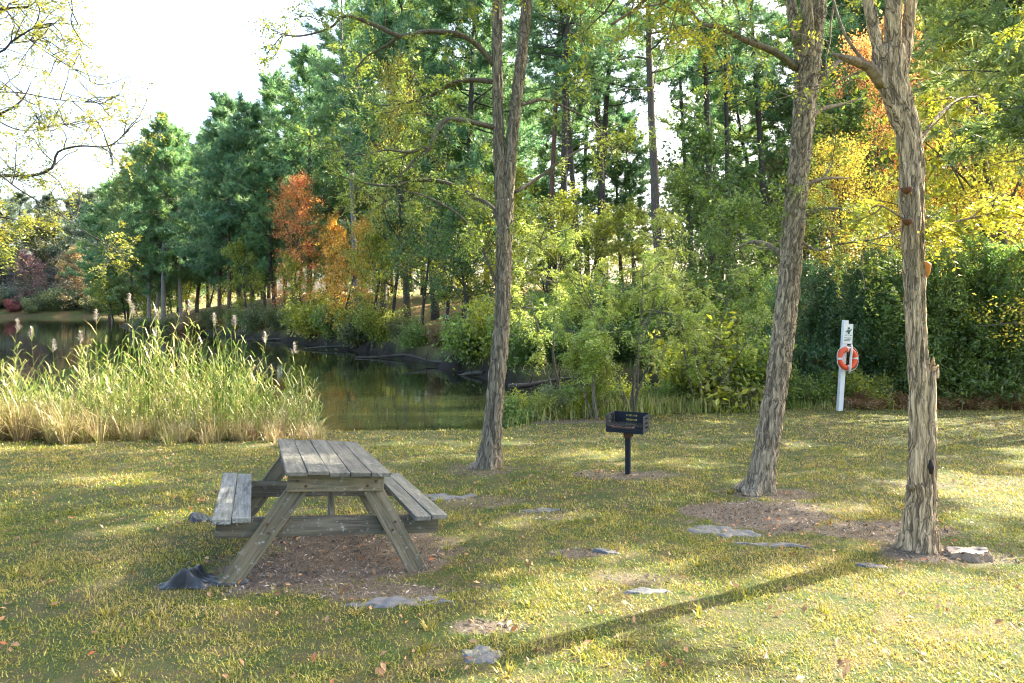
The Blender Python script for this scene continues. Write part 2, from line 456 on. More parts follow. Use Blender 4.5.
def pine(name, seed, H, cb, rad, nb=40, sub=5, k=12, nlen=.32, w=.02, tr=.2, lean=(0, 0), stubs=10, round_top=True, tuft=3):
    rng = np.random.default_rng(seed)
    tb, cbm = MB(), MB()
    tp = walk(rng, (0, 0, -.4), (lean[0], lean[1], 1), H + .4, 14, .022, .03)
    rr = (np.linspace(1, .10, len(tp)) ** .85) * tr; rr[0] *= 1.25
    tpp, trr = crom(tp, rr, .7)
    tube(tb, tpp, trr, 9)
    AP, AD = [], []
    def at_f(f):
        x = f * (len(tpp) - 1); i = min(int(x), len(tpp) - 2)
        return tpp[i] + (tpp[i + 1] - tpp[i]) * (x - i), trr[i]
    for i in range(stubs):
        p, r = at_f(rng.uniform(.2, cb + .1)); az = rng.uniform(0, 6.28)
        b = walk(rng, p, (math.cos(az), math.sin(az), rng.uniform(-.2, .3)), rng.uniform(.5, 2.2), 4, .25)
        tube(tb, b, np.linspace(.03, .008, 5), 4, cap=False)
    for i in range(nb):
        t = (i + rng.uniform(0, 1)) / nb
        p, r = at_f(cb + (1 - cb) * t * .985)
        az = i * GA + rng.normal(0, .5)
        L = rad * (1 - t ** 2.0) ** .6 * (.5 + .5 * min(1, t / .25)) * rng.uniform(.45, 1.2) + .4
        el = -.08 + .8 * t ** 1.6 + rng.normal(0, .17)
        dv = np.array([math.cos(az) * math.cos(el), math.sin(az) * math.cos(el), math.sin(el)])
        n = 6
        lb = walk(rng, p, dv, L, n, .13, .05)
        tube(tb, lb, np.linspace(max(.018, r * .38), .01, n + 1), 5, cap=False)
        for j in range(sub):
            q = .3 + .7 * (j + rng.uniform(0, 1)) / sub
            s = lb[min(int(q * n + .5), n)]
            sd = nrm(dv * .7 + rng.normal(0, .5, 3) * np.array([1, 1, .5]) + np.array([0, 0, .15]))
            sb = walk(rng, s, sd, L * .28 + .2, 3, .2, .06)
            tube(tb, sb, np.linspace(.012, .006, 4), 3, cap=False)
            for a in range(1, 4):
                for _ in range(tuft):
                    AP.append(sb[a] + rng.normal(0, .13, 3)); AD.append(sb[a] - sb[a - 1])
        AP.append(lb[-1]); AD.append(dv)
    needles(cbm, np.array(AP), np.array(AD), rng, k, nlen, w)
    return tb.mesh(name + '_trunk', True), cbm.mesh(name + '_crown')

def evergreen(name, seed, H, rad, n=2600, per=9, ls=.055):
    """bushy evergreen with foliage to the ground, lumpy outline"""
    rng = np.random.default_rng(seed)
    tb, cbm = MB(), MB()
    tp = walk(rng, (0, 0, -.2), (0, 0, 1), H * .95, 8, .05, .05)
    tube(tb, tp, np.linspace(.11, .015, 9), 7)
    t = rng.beta(1.1, 1.5, n)
    az = rng.uniform(0, 2 * PI, n)
    prof = rad * (1 - t) ** .55 * (.72 + .28 * np.minimum(1, t / .12))
    lump = 1 + .22 * np.sin(az * 3 + 5 * t * H * .4 + seed) + .16 * np.sin(az * 7 - t * H * 2.3 + seed * 2) + .12 * np.sin(az * 2 + t * H * 4.1)
    r = prof * lump * (1 - rng.beta(1, 4.5, n) * .75)
    P = np.stack([np.cos(az) * r, np.sin(az) * r, t * H + rng.normal(0, .05, n)], -1)
    D = nrm(np.stack([np.cos(az), np.sin(az), np.full(n, .55)], -1) + rng.normal(0, .35, (n, 3)))
    Pp = np.repeat(P, per, 0) + np.repeat(D, per, 0) * rng.uniform(-.05, .3, (n * per, 1)) + rng.normal(0, .055, (n * per, 3))
    leaf_quads(cbm, Pp, ls, rng, .42, .3)
    for i in range(0, n, 26):
        b = np.array([[0, 0, max(.1, P[i][2] - r[i] * .4)], P[i]])
        tube(tb, np.array([b[0], (b[0] + b[1]) / 2 + [0, 0, .05], b[1]]), [.018, .012, .006], 4, cap=False)
    return tb.mesh(name + '_trunk', True), cbm.mesh(name + '_crown')

def bush(name, seed, H, rad, ns=14, per=10, ls=.05, spread=.13, aspect=.5):
    rng = np.random.default_rng(seed)
    tb, cbm = MB(), MB()
    A = []
    for i in range(ns):
        az = i * GA; sp = math.sqrt((i + .5) / ns)
        dv = np.array([math.cos(az) * sp * rad / H * 1.1, math.sin(az) * sp * rad / H * 1.1, 1.])
        L = H * rng.uniform(.7, 1.1) * (1.05 - .2 * sp)
        st = walk(rng, (math.cos(az) * .1 * sp, math.sin(az) * .1 * sp, -.1), dv, L, 8, .13, .0)
        tube(tb, st, np.linspace(.022, .005, 9), 4, cap=False)
        for j in range(2, 9):
            A.append(st[j])
            for _ in range(2):
                sb = walk(rng, st[j], rng.normal(0, 1, 3) + [0, 0, .3], .42 * H * rng.uniform(.4, 1) * (1.1 - j / 12), 3, .2)
                tube(tb, sb, np.linspace(.007, .003, 4), 3, cap=False)
                A += list(sb[1:])
    A = np.array(A)
    P = np.repeat(A, per, 0) + rng.normal(0, spread, (len(A) * per, 3))
    leaf_quads(cbm, P, ls, rng, aspect)
    return tb.mesh(name + '_stems', True), cbm.mesh(name + '_leaves')

ARCH = {}
ARCH['pine_tall_a'] = pine('tall_pine', 1, 25, .50, 3.4, 46, 5, 12, .34, .022, .24)
ARCH['pine_tall_b'] = pine('slim_pine', 2, 25, .56, 2.8, 38, 5, 12, .34, .022, .19, (.02, 0))
ARCH['pine_tall_c'] = pine('open_pine', 3, 26, .46, 3.9, 44, 6, 12, .36, .022, .25, (-.03, .01), 14)
ARCH['pine_full_a'] = pine('broad_pine', 4, 22, .22, 4.4, 74, 6, 12, .42, .034, .24, stubs=6)
ARCH['pine_full_b'] = pine('leaning_pine', 5, 22, .30, 4.2, 66, 6, 12, .42, .034, .26, (.09, -.02), 6)
ARCH['pine_full_c'] = pine('dense_pine', 6, 21, .18, 4.0, 74, 6, 12, .42, .034, .22, (-.02, .03), 6)
ARCH['leafy_a'] = decid('leafy_tree', 11, 10, .22, 3.2, 26, 7, 10, .085, .20, .13)
ARCH['leafy_b'] = decid('spreading_tree', 12, 10, .35, 3.8, 24, 7, 10, .085, .20, .14, (.12, .0))
ARCH['leafy_c'] = decid('airy_tree', 13, 10, .30, 3.0, 20, 6, 10, .085, .20, .11, (-.08, .05))
ARCH['leafy_d'] = decid('round_tree', 14, 8, .12, 2.8, 26, 7, 11, .075, .19, .10)
ARCH['fine_a'] = decid('fine_leaved_tree', 15, 10, .24, 3.0, 26, 7, 20, .042, .20, .11)
ARCH['ever_a'] = evergreen('bushy_evergreen', 21, 5.4, 1.75)
ARCH['ever_b'] = evergreen('conical_evergreen', 22, 6.2, 1.6)
ARCH['ever_c'] = evergreen('broad_evergreen', 23, 4.8, 2.0, 2800)
ARCH['bush_a'] = bush('rounded_bush', 31, 1.7, 1.3)
ARCH['bush_b'] = bush('loose_bush', 32, 1.9, 1.1, 11, 8, .055, .15)
ARCH['bush_c'] = bush('low_bush', 33, 1.1, 1.3, 16, 10, .045, .12)
HA = {'pine_tall_a': 25, 'pine_tall_b': 25, 'pine_tall_c': 26, 'pine_full_a': 22, 'pine_full_b': 22, 'pine_full_c': 21, 'leafy_a': 10, 'leafy_b': 10, 'leafy_c': 10,
      'leafy_d': 8, 'fine_a': 10, 'ever_a': 5.4, 'ever_b': 6.2, 'ever_c': 4.8, 'bush_a': 1.7, 'bush_b': 1.9, 'bush_c': 1.1}

GRN = ((.12, .21, .035), (.24, .32, .04)); DGR = ((.055, .13, .03), (.13, .22, .035)); YGR = ((.21, .28, .03), (.42, .40, .035))
YEL = ((.60, .47, .045), (.42, .42, .05)); YOR = ((.66, .46, .045), (.66, .32, .05)); ORA = ((.55, .34, .08), (.55, .22, .07)); RED = ((.85, .24, .08), (.85, .42, .07))
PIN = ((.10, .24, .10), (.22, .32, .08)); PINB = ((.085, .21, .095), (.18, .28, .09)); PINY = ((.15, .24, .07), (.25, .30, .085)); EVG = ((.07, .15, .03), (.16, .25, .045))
PUR = ((.20, .10, .11), (.26, .15, .11)); BRN = ((.26, .15, .06), (.20, .18, .05)); PAL = ((.15, .20, .06), (.22, .25, .085)); FARG = ((.08, .13, .09), (.13, .17, .09)); OLV = ((.10, .13, .03), (.19, .19, .05))  # FARG is a green with distance haze put into the colour
BK_PINE = (.12, .095, .078); BK_PALE = (.27, .24, .21); BK_RED = (.16, .085, .06); BK_GREY = (.12, .105, .085); BK_DARK = (.06, .05, .042)

def plant(name, arch, px, Y, H, colors, label, cat='tree', group=None, bark=BK_GREY, rz=None, wide=1.0, X=None, sink=.05, parts=('trunk', 'crown')):
    x = at(px, Y) if X is None else X
    tm, cm = ARCH[arch]
    o = empty(name, (x, Y, gz(x, Y) - sink), rz if rz is not None else (px * 1.37 + Y * 2.1) % 6.28)
    s = H / HA[arch]
    o.scale = (s * wide, s * wide, s)
    tag(o, label, cat, group)
    link(parts[0], tm, M['bark'], o, bark)
    c = link(parts[1], cm, M['needle'] if arch.startswith('pine') else M['leaf'], o, colors[0])
    c['color_b'] = list(colors[1])
    return o
# ------------------------------------------------------------------ ground, water
def axis(lo, hi, step, far_lo, far_hi, g=1.09):
    a = list(np.arange(lo, hi + 1e-6, step))
    s, x = step, hi
    while x < far_hi: s *= g; x += s; a.append(x)
    s, x = step, lo
    while x > far_lo: s *= g; x -= s; a.insert(0, x)
    return np.array(a)

gx = axis(-12, 12, .1, -900, 900, 1.045)
gy = np.concatenate([-np.array([60, 40, 25, 15, 9, 5, 2.5, 1.0]), np.arange(0, 23, .1), axis(23, 60, .35, 23, 1500, 1.06)])
GX, GY = np.meshgrid(gx, gy, indexing='ij')
GZ = height(GX, GY)
ni, nj = GX.shape
i, j = np.meshgrid(np.arange(ni - 1), np.arange(nj - 1), indexing='ij')
a = i * nj + j
mb = MB(); mb.add(np.stack([GX, GY, GZ], -1).reshape(-1, 3), np.stack([a, a + nj, a + nj + 1, a + 1], -1).reshape(-1, 4))
gme = mb.mesh('ground', True)
SD = lake_sd(GX, GY)
forest = np.where(GX > 9, ss((GY - 20.3) / 1.2), ss((GY - 23) / 3)) * ss(SD / 2.0)
forest = np.maximum(forest, ss((GX - 11) / 3) * ss((GY - 18.5) / 2))
mud = 1 - ss((SD - .15) / np.where(GY > 23.5, .75, .35))
for nm, arr in (('bare', bare(GX, GY)), ('forest', forest), ('mud', mud)):
    at_ = gme.attributes.new(nm, 'FLOAT', 'POINT'); at_.data.foreach_set('value', arr.astype(np.float32).ravel())
tag(link('ground', gme, M['ground']), kind='structure')

mb = MB()
wx = np.array([-420., -60, 0, 60]); wy = np.array([8., 60, 180])
V = [(x, y, ZW) for x in wx for y in wy]
mb.add(V, [(i * 3 + j, (i + 1) * 3 + j, (i + 1) * 3 + j + 1, i * 3 + j + 1) for i in range(3) for j in range(2)])
wo = tag(link('water', mb.mesh('water'), M['water']), kind='structure')

# ------------------------------------------------------------------ world, sun, camera
w = bpy.data.worlds.new('World'); scene.world = w; w.use_nodes = True
nt = w.node_tree; nt.nodes.clear()
sky = nt.nodes.new('ShaderNodeTexSky'); sky.sky_type = 'NISHITA'; sky.sun_disc = False
sky.sun_elevation = SUN_EL; sky.sun_rotation = SUN_AZ; sky.air_density = 1.0; sky.dust_density = 5.0; sky.ozone_density = 1.0
bg = nt.nodes.new('ShaderNodeBackground'); bg.inputs[1].default_value = .15
wo_ = nt.nodes.new('ShaderNodeOutputWorld')
nt.links.new(sky.outputs[0], bg.inputs[0]); nt.links.new(bg.outputs[0], wo_.inputs[0])
sl = bpy.data.lights.new('sun', 'SUN'); sl.energy = 5.0; sl.angle = R(.53); sl.color = (1, .91, .75)
so = bpy.data.objects.new('sun', sl); COL.objects.link(so); so.rotation_euler = SUN.to_track_quat('Z', 'Y').to_euler(); so.location = (20, 10, 30)
cd = bpy.data.cameras.new('camera'); co = bpy.data.objects.new('camera', cd); COL.objects.link(co)
cd.sensor_width = 36; cd.lens = F / 1024 * 36; cd.shift_y = -(341.5 - HOR) / 1024; cd.clip_start = .1; cd.clip_end = 4000
co.location = (0, 0, CAMZ); co.rotation_euler = (PI / 2, 0, 0)
scene.camera = co
vs = scene.view_settings; vs.view_transform = 'Standard'; vs.look = 'None'; vs.exposure = EXPOSURE; vs.gamma = 1
cy = scene.cycles
cy.max_bounces = 7; cy.diffuse_bounces = 4; cy.glossy_bounces = 3; cy.transmission_bounces = 4; cy.transparent_max_bounces = 8
cy.use_denoising = True; cy.sample_clamp_indirect = 6; cy.use_adaptive_sampling = True; cy.adaptive_threshold = .008; cy.filter_width = 1.15
cy.caustics_reflective = False; cy.caustics_refractive = False
try:
    cy.denoiser = 'OPENIMAGEDENOISE'; cy.denoising_input_passes = 'RGB_ALBEDO_NORMAL'
except Exception:
    pass
# ------------------------------------------------------------------ small objects
def bbox_bm(bm, c, s, bev=.004, mat=None):
    r = bmesh.ops.create_cube(bm, size=1.0)
    vs = r['verts']
    bmesh.ops.scale(bm, vec=s, verts=vs); bmesh.ops.translate(bm, vec=c, verts=vs)
    if mat is not None: bmesh.ops.transform(bm, matrix=mat, verts=vs)
    if bev:
        es = list({e for v in vs for e in v.link_edges})
        bmesh.ops.bevel(bm, geom=es, offset=bev, segments=2, affect='EDGES', profile=.6)

def bm_obj(name, bm, mat, parent=None, color=None, smooth=False):
    me = bpy.data.meshes.new(name); bm.to_mesh(me); bm.free()
    for p in me.polygons: p.use_smooth = smooth
    return link(name, me, mat, parent, color)

rg = random.Random(5)
def beam(name, parent, p0, p1, width, thick, up=(0, 0, 1), color=(.2, .18, .13), boards=1, gap=.006):
    """a board (or a row of boards) with its length along local Y"""
    p0 = Vector(p0); p1 = Vector(p1); L = (p1 - p0).length
    y = (p1 - p0).normalized(); z = Vector(up); x = y.cross(z).normalized(); z = x.cross(y)
    bm = bmesh.new()
    bw = (width - gap * (boards - 1)) / boards
    for i in range(boards):
        dy = rg.uniform(-.006, .006); dz = rg.uniform(-.0025, .0025) if boards > 1 else 0
        m = Matrix.Rotation(rg.uniform(-.006, .006), 4, 'X') @ Matrix.Rotation(rg.uniform(-.008, .008), 4, 'Y') if boards > 1 else None
        bbox_bm(bm, (-width / 2 + bw / 2 + i * (bw + gap), dy, dz), (bw, L, thick), .005, m)
    o = bm_obj(name, bm, M['wood'], parent, color)
    o.matrix_local = Matrix(((x[0], y[0], z[0], (p0[0] + p1[0]) / 2), (x[1], y[1], z[1], (p0[1] + p1[1]) / 2), (x[2], y[2], z[2], (p0[2] + p1[2]) / 2), (0, 0, 0, 1)))
    return o

# picnic table, standing on the slope, tilted a little to its right
ey = Vector((-.35, .937, -.0615)).normalized(); ex = Vector((.937, .35, -.088)); ex = (ex - ey * ex.dot(ey)).normalized(); ez = ex.cross(ey)
oc = Vector((-1.554, 5.807, .331)) - ez * .762
pt = empty('picnic_table')
pt.matrix_world = Matrix(((ex[0], ey[0], ez[0], oc[0]), (ex[1], ey[1], ez[1], oc[1]), (ex[2], ey[2], ez[2], oc[2]), (0, 0, 0, 1)))
tag(pt, 'weathered grey wooden picnic table with attached benches on bare ground', 'picnic table')
GW = (.14, .13, .10); BW = (.17, .14, .08)
beam('tabletop', pt, (0, -.925, .746), (0, .925, .746), .74, .030, color=GW, boards=5)
for sx in (-1, 1):
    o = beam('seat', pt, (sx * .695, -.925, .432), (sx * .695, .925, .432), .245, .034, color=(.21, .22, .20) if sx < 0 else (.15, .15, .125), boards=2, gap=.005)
for sy in (-1, 1):
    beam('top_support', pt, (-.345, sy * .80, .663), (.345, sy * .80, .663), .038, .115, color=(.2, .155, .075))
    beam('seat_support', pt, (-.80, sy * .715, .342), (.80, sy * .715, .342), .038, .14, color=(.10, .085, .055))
    for sx in (-1, 1):
        beam('leg', pt, (sx * .215, sy * .758, .70), (sx * .69, sy * .758, -.05), .14, .038, (0, 1, 0), color=BW)
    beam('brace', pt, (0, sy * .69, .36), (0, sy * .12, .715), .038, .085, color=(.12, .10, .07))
beam('top_support', pt, (-.33, 0, .690), (.33, 0, .690), .038, .06, color=(.13, .11, .08))

def bolt(parent, p):
    bm = bmesh.new(); bmesh.ops.create_cone(bm, cap_ends=True, segments=10, radius1=.011, radius2=.009, depth=.008, matrix=Matrix.Translation(p) @ Matrix.Rotation(PI / 2, 4, 'X'))
    bm_obj('bolt', bm, M['rust'], parent)
for sx in (-1, 1):
    for dz in (-.03, .03):
        bolt(pt, (sx * (.448 + dz * .25), -.780, .342 + dz)); bolt(pt, (sx * (.25 + dz), -.822, .663 + dz * .6))

# pedestal grill
gX, gY = at(628, 9.26), 9.26
gr = empty('pedestal_grill', (gX, gY, gz(gX, gY)), R(-24))
tag(gr, 'black steel park grill with notched sides on a single post', 'grill')
bm = bmesh.new(); bbox_bm(bm, (0, 0, .22), (.065, .065, .70), .004); bm_obj('post', bm, M['steel'], gr)
bm = bmesh.new(); bbox_bm(bm, (0, 0, .535), (.10, .10, .09), .006); bbox_bm(bm, (.055, 0, .535), (.03, .04, .04), .004); bm_obj('collar', bm, M['rust'], gr)
def slotted(bm, w, h, t, mat, nslot=3):
    """steel wall with slots cut through it, built from bars"""
    z = 0; sl_ = .024; bar = (h - nslot * sl_) / (nslot + 1)
    e = w * .34
    for s in (-1, 1): bbox_bm(bm, (s * (w / 2 - e / 2), 0, h / 2), (e, t, h), .002, mat)
    for k in range(nslot + 1): bbox_bm(bm, (0, 0, k * (bar + sl_) + bar / 2), (w - 2 * e + .002, t * .96, bar), .001, mat)
T_ = Matrix.Translation
bm = bmesh.new()
zb = .585; W_, D_, H_ = .50, .40, .215
bbox_bm(bm, (0, 0, zb + .004), (W_, D_, .008), .002)
slotted(bm, W_ - .02, H_, .008, T_((0, D_ / 2 - .004, zb + .008)))
for s in (-1, 1): slotted(bm, D_ - .02, H_, .008, T_((s * (W_ / 2 - .004), -.004, zb + .008)) @ Matrix.Rotation(PI / 2, 4, 'Z'))
bbox_bm(bm, (0, -D_ / 2 + .004, zb + .03), (W_ - .02, .008, .044), .002)
bm_obj('firebox', bm, M['steel'], gr)
bm = bmesh.new()
for k in range(13): bbox_bm(bm, (-W_ / 2 + .035 + k * (W_ - .07) / 12, -.02, zb + .085), (.010, D_ - .02, .010), .001)
for y in (-.2, -.02, .15): bbox_bm(bm, (0, y, zb + .074), (W_ - .03, .012, .010), .001)
bm_obj('grate', bm, M['steel'], gr)
bm = bmesh.new()
for s in (-1, 1): bbox_bm(bm, (s * .14, -.255, zb + .09), (.014, .10, .014), .003)
bbox_bm(bm, (0, -.30, zb + .09), (.29, .02, .02), .004)
bm_obj('handle', bm, M['rust'], gr)

# white post with sign, life ring on it
sX, sY = at(839.5, 19.6), 19.6
sp = empty('sign_post', (sX, sY, gz(sX, sY)), R(12)); sp.rotation_euler = (R(1), R(3.5), R(14))
tag(sp, 'white painted wooden post with small rescue sign before the dark evergreens', 'post')
bm = bmesh.new(); bbox_bm(bm, (0, 0, 1.2), (.15, .10, 2.75), .008); bm_obj('post', bm, M['white_paint'], sp)
bm = bmesh.new(); bbox_bm(bm, (.06, -.064, 2.20), (.32, .012, .56), .003); sg = bm_obj('sign', bm, M['sign_white'], sp)
bm = bmesh.new()
yk = -.0725
def flat(bm, pts, th=.003):
    vs = [bm.verts.new((x, yk, z)) for x, z in pts]; f = bm.faces.new(vs)
    r = bmesh.ops.extrude_face_region(bm, geom=[f]); bmesh.ops.translate(bm, vec=(0, -th, 0), verts=[v for v in r['geom'] if isinstance(v, bmesh.types.BMVert)])
def disc(cx, cz, r, n=14): return [(cx + r * math.cos(k * 2 * PI / n), cz + r * math.sin(k * 2 * PI / n)) for k in range(n)]
flat(bm, disc(.075, 2.355, .035)); flat(bm, [(.02, 2.30), (.09, 2.315), (.125, 2.27), (.10, 2.20), (.055, 2.19), (.035, 2.25)])
flat(bm, [(.10, 2.30), (.165, 2.34), (.175, 2.32), (.12, 2.265)]); flat(bm, [(-.03, 2.255), (.03, 2.30), (.035, 2.27), (-.02, 2.23)])
for a0, dz in ((-.05, 0), (.03, .012), (.11, 0)): flat(bm, [(a0, 2.155 + dz), (a0 + .05, 2.175), (a0 + .075, 2.158 + dz), (a0 + .05, 2.15 + dz)])
bm.normal_update(); bm_obj('pictogram', bm, M['sign_green'], sg)
bm = bmesh.new()
for z, a0, a1 in ((2.075, -.06, .18), (2.035, -.04, .16), (1.995, -.06, .14)): flat(bm, [(a0, z), (a1, z + .004), (a1, z + .018), (a0, z + .014)])
bm_obj('lettering', bm, M['sign_green'], sg)

def torus_arc(R0, r, a0, a1, n, m=14):
    mb = MB(); th = np.linspace(a0, a1, n)
    pts = np.stack([R0 * np.cos(th), np.zeros(n), R0 * np.sin(th)], -1)
    ph = np.arange(m) * 2 * PI / m
    V = np.stack([np.cos(th)[:, None] * (R0 + r * np.cos(ph)[None]), (r * .8 * np.sin(ph))[None] + 0 * th[:, None], np.sin(th)[:, None] * (R0 + r * np.cos(ph)[None])], -1).reshape(-1, 3)
    i, j = np.meshgrid(np.arange(n - 1), np.arange(m), indexing='ij'); a = i * m + j; b = i * m + (j + 1) % m
    mb.add(V, np.stack([a, b, b + m, a + m], -1).reshape(-1, 4)); return mb
lr = empty('life_ring', (sX + .145, sY - .165, gz(sX, sY) + 1.50)); lr.rotation_euler = (R(-3), R(8), R(14))
tag(lr, 'orange life ring with pale bands hanging on the white post', 'life ring')
link('ring', torus_arc(.26, .075, 0, 2 * PI, 64).mesh('ring', True), M['ring_orange'], lr)
for k in range(4):
    a0 = R(8 + 90 * k); link('band', torus_arc(.26, .079, a0 - .10, a0 + .10, 8).mesh('band', True), M['ring_white'], lr)
mb = MB()
for k in range(4):
    a0 = R(8 + 90 * k); th = np.linspace(a0, a0 + PI / 2, 12); rr = .345 + .03 * np.sin(np.linspace(0, PI, 12))
    tube(mb, np.stack([rr * np.cos(th), 0 * th - .01, rr * np.sin(th)], -1), np.full(12, .008), 6)
tube(mb, [(.02, -.085, .42), (.04, -.10, .25), (.035, -.085, 0), (.045, -.09, -.25), (.03, -.08, -.42)], [.02, .03, .032, .03, .02], 8)
link('rope', mb.mesh('rope', True), M['ring_white'], lr)

# low stump beside the right tree
def rock_like(name, parent, mat, rx, ry, h, seed, top_flat=True, nseg=40):
    rng = np.random.default_rng(seed); mb = MB()
    th = np.arange(nseg) * 2 * PI / nseg
    out = 1 + .16 * np.sin(2 * th + seed) + .1 * np.sin(5 * th + 2) + .05 * np.sin(11 * th)
    rows = []
    for z, k in ((-.15, 1.15), (0, 1.08), (h * .35, .98), (h * .8, .95), (h, .88)):
        rows.append(np.stack([rx * out * k * np.cos(th), ry * out * k * np.sin(th), np.full(nseg, z) + (.018 * np.sin(3 * th + 1) + .05 * np.cos(th) if z > 0 else 0) * h / .12], -1))
    V = np.concatenate(rows); n = len(rows)
    i, j = np.meshgrid(np.arange(n - 1), np.arange(nseg), indexing='ij'); a = i * nseg + j; b = i * nseg + (j + 1) % nseg
    mb.add(V + rng.normal(0, .004, V.shape), np.stack([a, b, b + nseg, a + nseg], -1).reshape(-1, 4))
    o = link(name, mb.mesh(name, False), mat, parent, (.26, .18, .11))
    top = rows[-1]; c = top.mean(0)
    mb2 = MB(); ring = [top * 1.0 + [0, 0, .002], (top - c) * .6 + c + rng.normal(0, .006, top.shape), (top - c) * .25 + c + [0, 0, .006]]
    V = np.concatenate([*ring, [c]]); Q = [(k2 * nseg + j, k2 * nseg + (j + 1) % nseg, (k2 + 1) * nseg + (j + 1) % nseg, (k2 + 1) * nseg + j) for k2 in range(2) for j in range(nseg)]
    T = [(2 * nseg + j, 2 * nseg + (j + 1) % nseg, 3 * nseg) for j in range(nseg)]
    mb2.add(V, Q, T); return o, mb2
stX, stY = at(967, 5.42), 5.42
st = empty('tree_stump', (stX, stY, gz(stX, stY)), R(-20)); tag(st, 'low weathered stump with pale flat top beside the right tree', 'stump')
_, t2 = rock_like('side', st, M['stump_side'], .14, .09, .06, 3)
link('cut_face', t2.mesh('cut_face', True), M['heart'], st)

# exposed scraps of landscape fabric
def sheet(label, px, py, rx, ry, seed, rise=.02, mat='sheet', rz=0., name='fabric_sheet', cat='fabric', dark=False, group='landscape fabric scraps in the lawn'):
    Y = 1104 / (py - 354.75); X = at(px, Y)
    rng = np.random.default_rng(seed); n, m = 70, 50
    u, v = np.meshgrid(np.linspace(-1, 1, n), np.linspace(-1, 1, m), indexing='ij')
    a = np.arctan2(v, u); rad = np.maximum(np.abs(u), np.abs(v)) / np.maximum(np.hypot(u, v), 1e-6)
    edge = 1 + .20 * np.sin(a * 2 + seed) + .14 * np.sin(a * 5 + seed * 2) + .07 * np.sin(a * 11 + seed * 3)
    x = u * rad * edge * rx; y = v * rad * edge * ry
    c, s = math.cos(rz), math.sin(rz)
    wx, wy = X + x * c - y * s, Y + x * s + y * c
    e = np.clip(1 - np.maximum(np.abs(u), np.abs(v)), 0, 1)
    fold = .6 * (.5 + .5 * np.sin(x * 17 + 1.8 * np.sin(y * 8 + seed) + seed)) ** 2 + .35 * (.5 + .5 * np.sin(y * 13 - x * 8 + 1.5 * np.sin(x * 9) + seed * 2)) ** 2 + .10 * np.abs(np.sin(x * 41 + y * 17 + 2 * np.sin(y * 19)))
    z = height(wx, wy) + rise * fold * ss(e * 4) * (.6 + .4 * wn(x, y, 7, seed)) + (.004 + (.014 * wn(x, y, 11, seed + 3) + .010 * wn(x, y, 27, seed)) * min(1, rx / .28) if not mat.startswith('black') else .012) - .012 * (1 - ss(e * 5))
    mb = MB(); i, j = np.meshgrid(np.arange(n - 1), np.arange(m - 1), indexing='ij'); q = i * m + j
    mb.add(np.stack([wx - X, wy - Y, z - gz(X, Y)], -1).reshape(-1, 3), np.stack([q, q + m, q + m + 1, q + 1], -1).reshape(-1, 4))
    o = link(name, mb.mesh(name, True), M[mat]); o.location = (X, Y, gz(X, Y))
    md = o.modifiers.new('thickness', 'SOLIDIFY'); md.thickness = .003; md.offset = 1
    return tag(o, label, cat, group)
sheet('crumpled black plastic sheet beside the front left table leg', 205, 583, .25, .16, 2, .17, 'blacksheet', .3, 'plastic_sheet', 'plastic sheet', group=None)
sheet('dark crumpled plastic sheet on the grass behind the left bench end', 204, 519, .16, .11, 5, .13, 'blacksheet', -.2, 'plastic_sheet', 'plastic sheet', group=None)
sheet('flat grey fabric patch showing beside the bare soil near the middle tree', 722, 531, .28, .26, 7, .012, rz=-.5)
sheet('grey fabric strip with a torn edge at the foot of the bare soil patch', 770, 546, .26, .07, 8, .012, rz=-.25)
sheet('slate grey fabric patch in the soil before the picnic table', 400, 601, .30, .10, 9, .012, rz=.2)
sheet('small pale fabric scrap in the front lawn', 482, 655, .13, .09, 11, .012, rz=-.6)
sheet('pale fabric scrap in the lawn behind the table', 440, 497, .45, .14, 12, .01, rz=.2)
sheet('dusty fabric scrap in the lawn between table and grill', 540, 510, .22, .10, 13, .01)
sheet('small curled fabric scrap with brown leaves on it', 607, 553, .10, .06, 14, .03, rz=-.4)
sheet('pair of dusty white scraps in the sunny grass', 648, 593, .14, .06, 15, .015, rz=.2)
sheet('fabric scrap in the shadow at the foot of the right tree', 872, 568, .12, .045, 16, .015, rz=.1)

# ------------------------------------------------------------------ the three furrowed trees on the lawn
def furrow(seed, base_flare=.0, k=9, amp=.16):
    def f(th, h, r):
        w1 = 1.1 * np.sin(h * 3.1 + seed) + .8 * np.sin(h * 7.3 + seed * 2 + th) + .25 * np.sin(h * 9.1 + 2 * th)
        s1 = np.abs(np.sin(k * th / 2 + w1 + 2.6 * h)); s2 = np.abs(np.sin((k + 2) * th / 2 - w1 * .8 + 1.2 * h + seed))
        ridge = np.minimum(s1, s2) ** .7 + .22 * np.sin(h * 23 + 6 * th + seed) * s1
        lump = .05 * np.sin(th * 2 + h * 1.3 + seed) + .04 * np.sin(3 * th - h * 2.1)
        fl = 1.15 * base_flare * np.exp(-h / .13) * (1 + .7 * np.sin(4 * th + seed + .6 * np.sin(th))) + base_flare * .25 * np.exp(-h / .5)
        return 1 + amp * (ridge - .55) + lump + fl
    return f

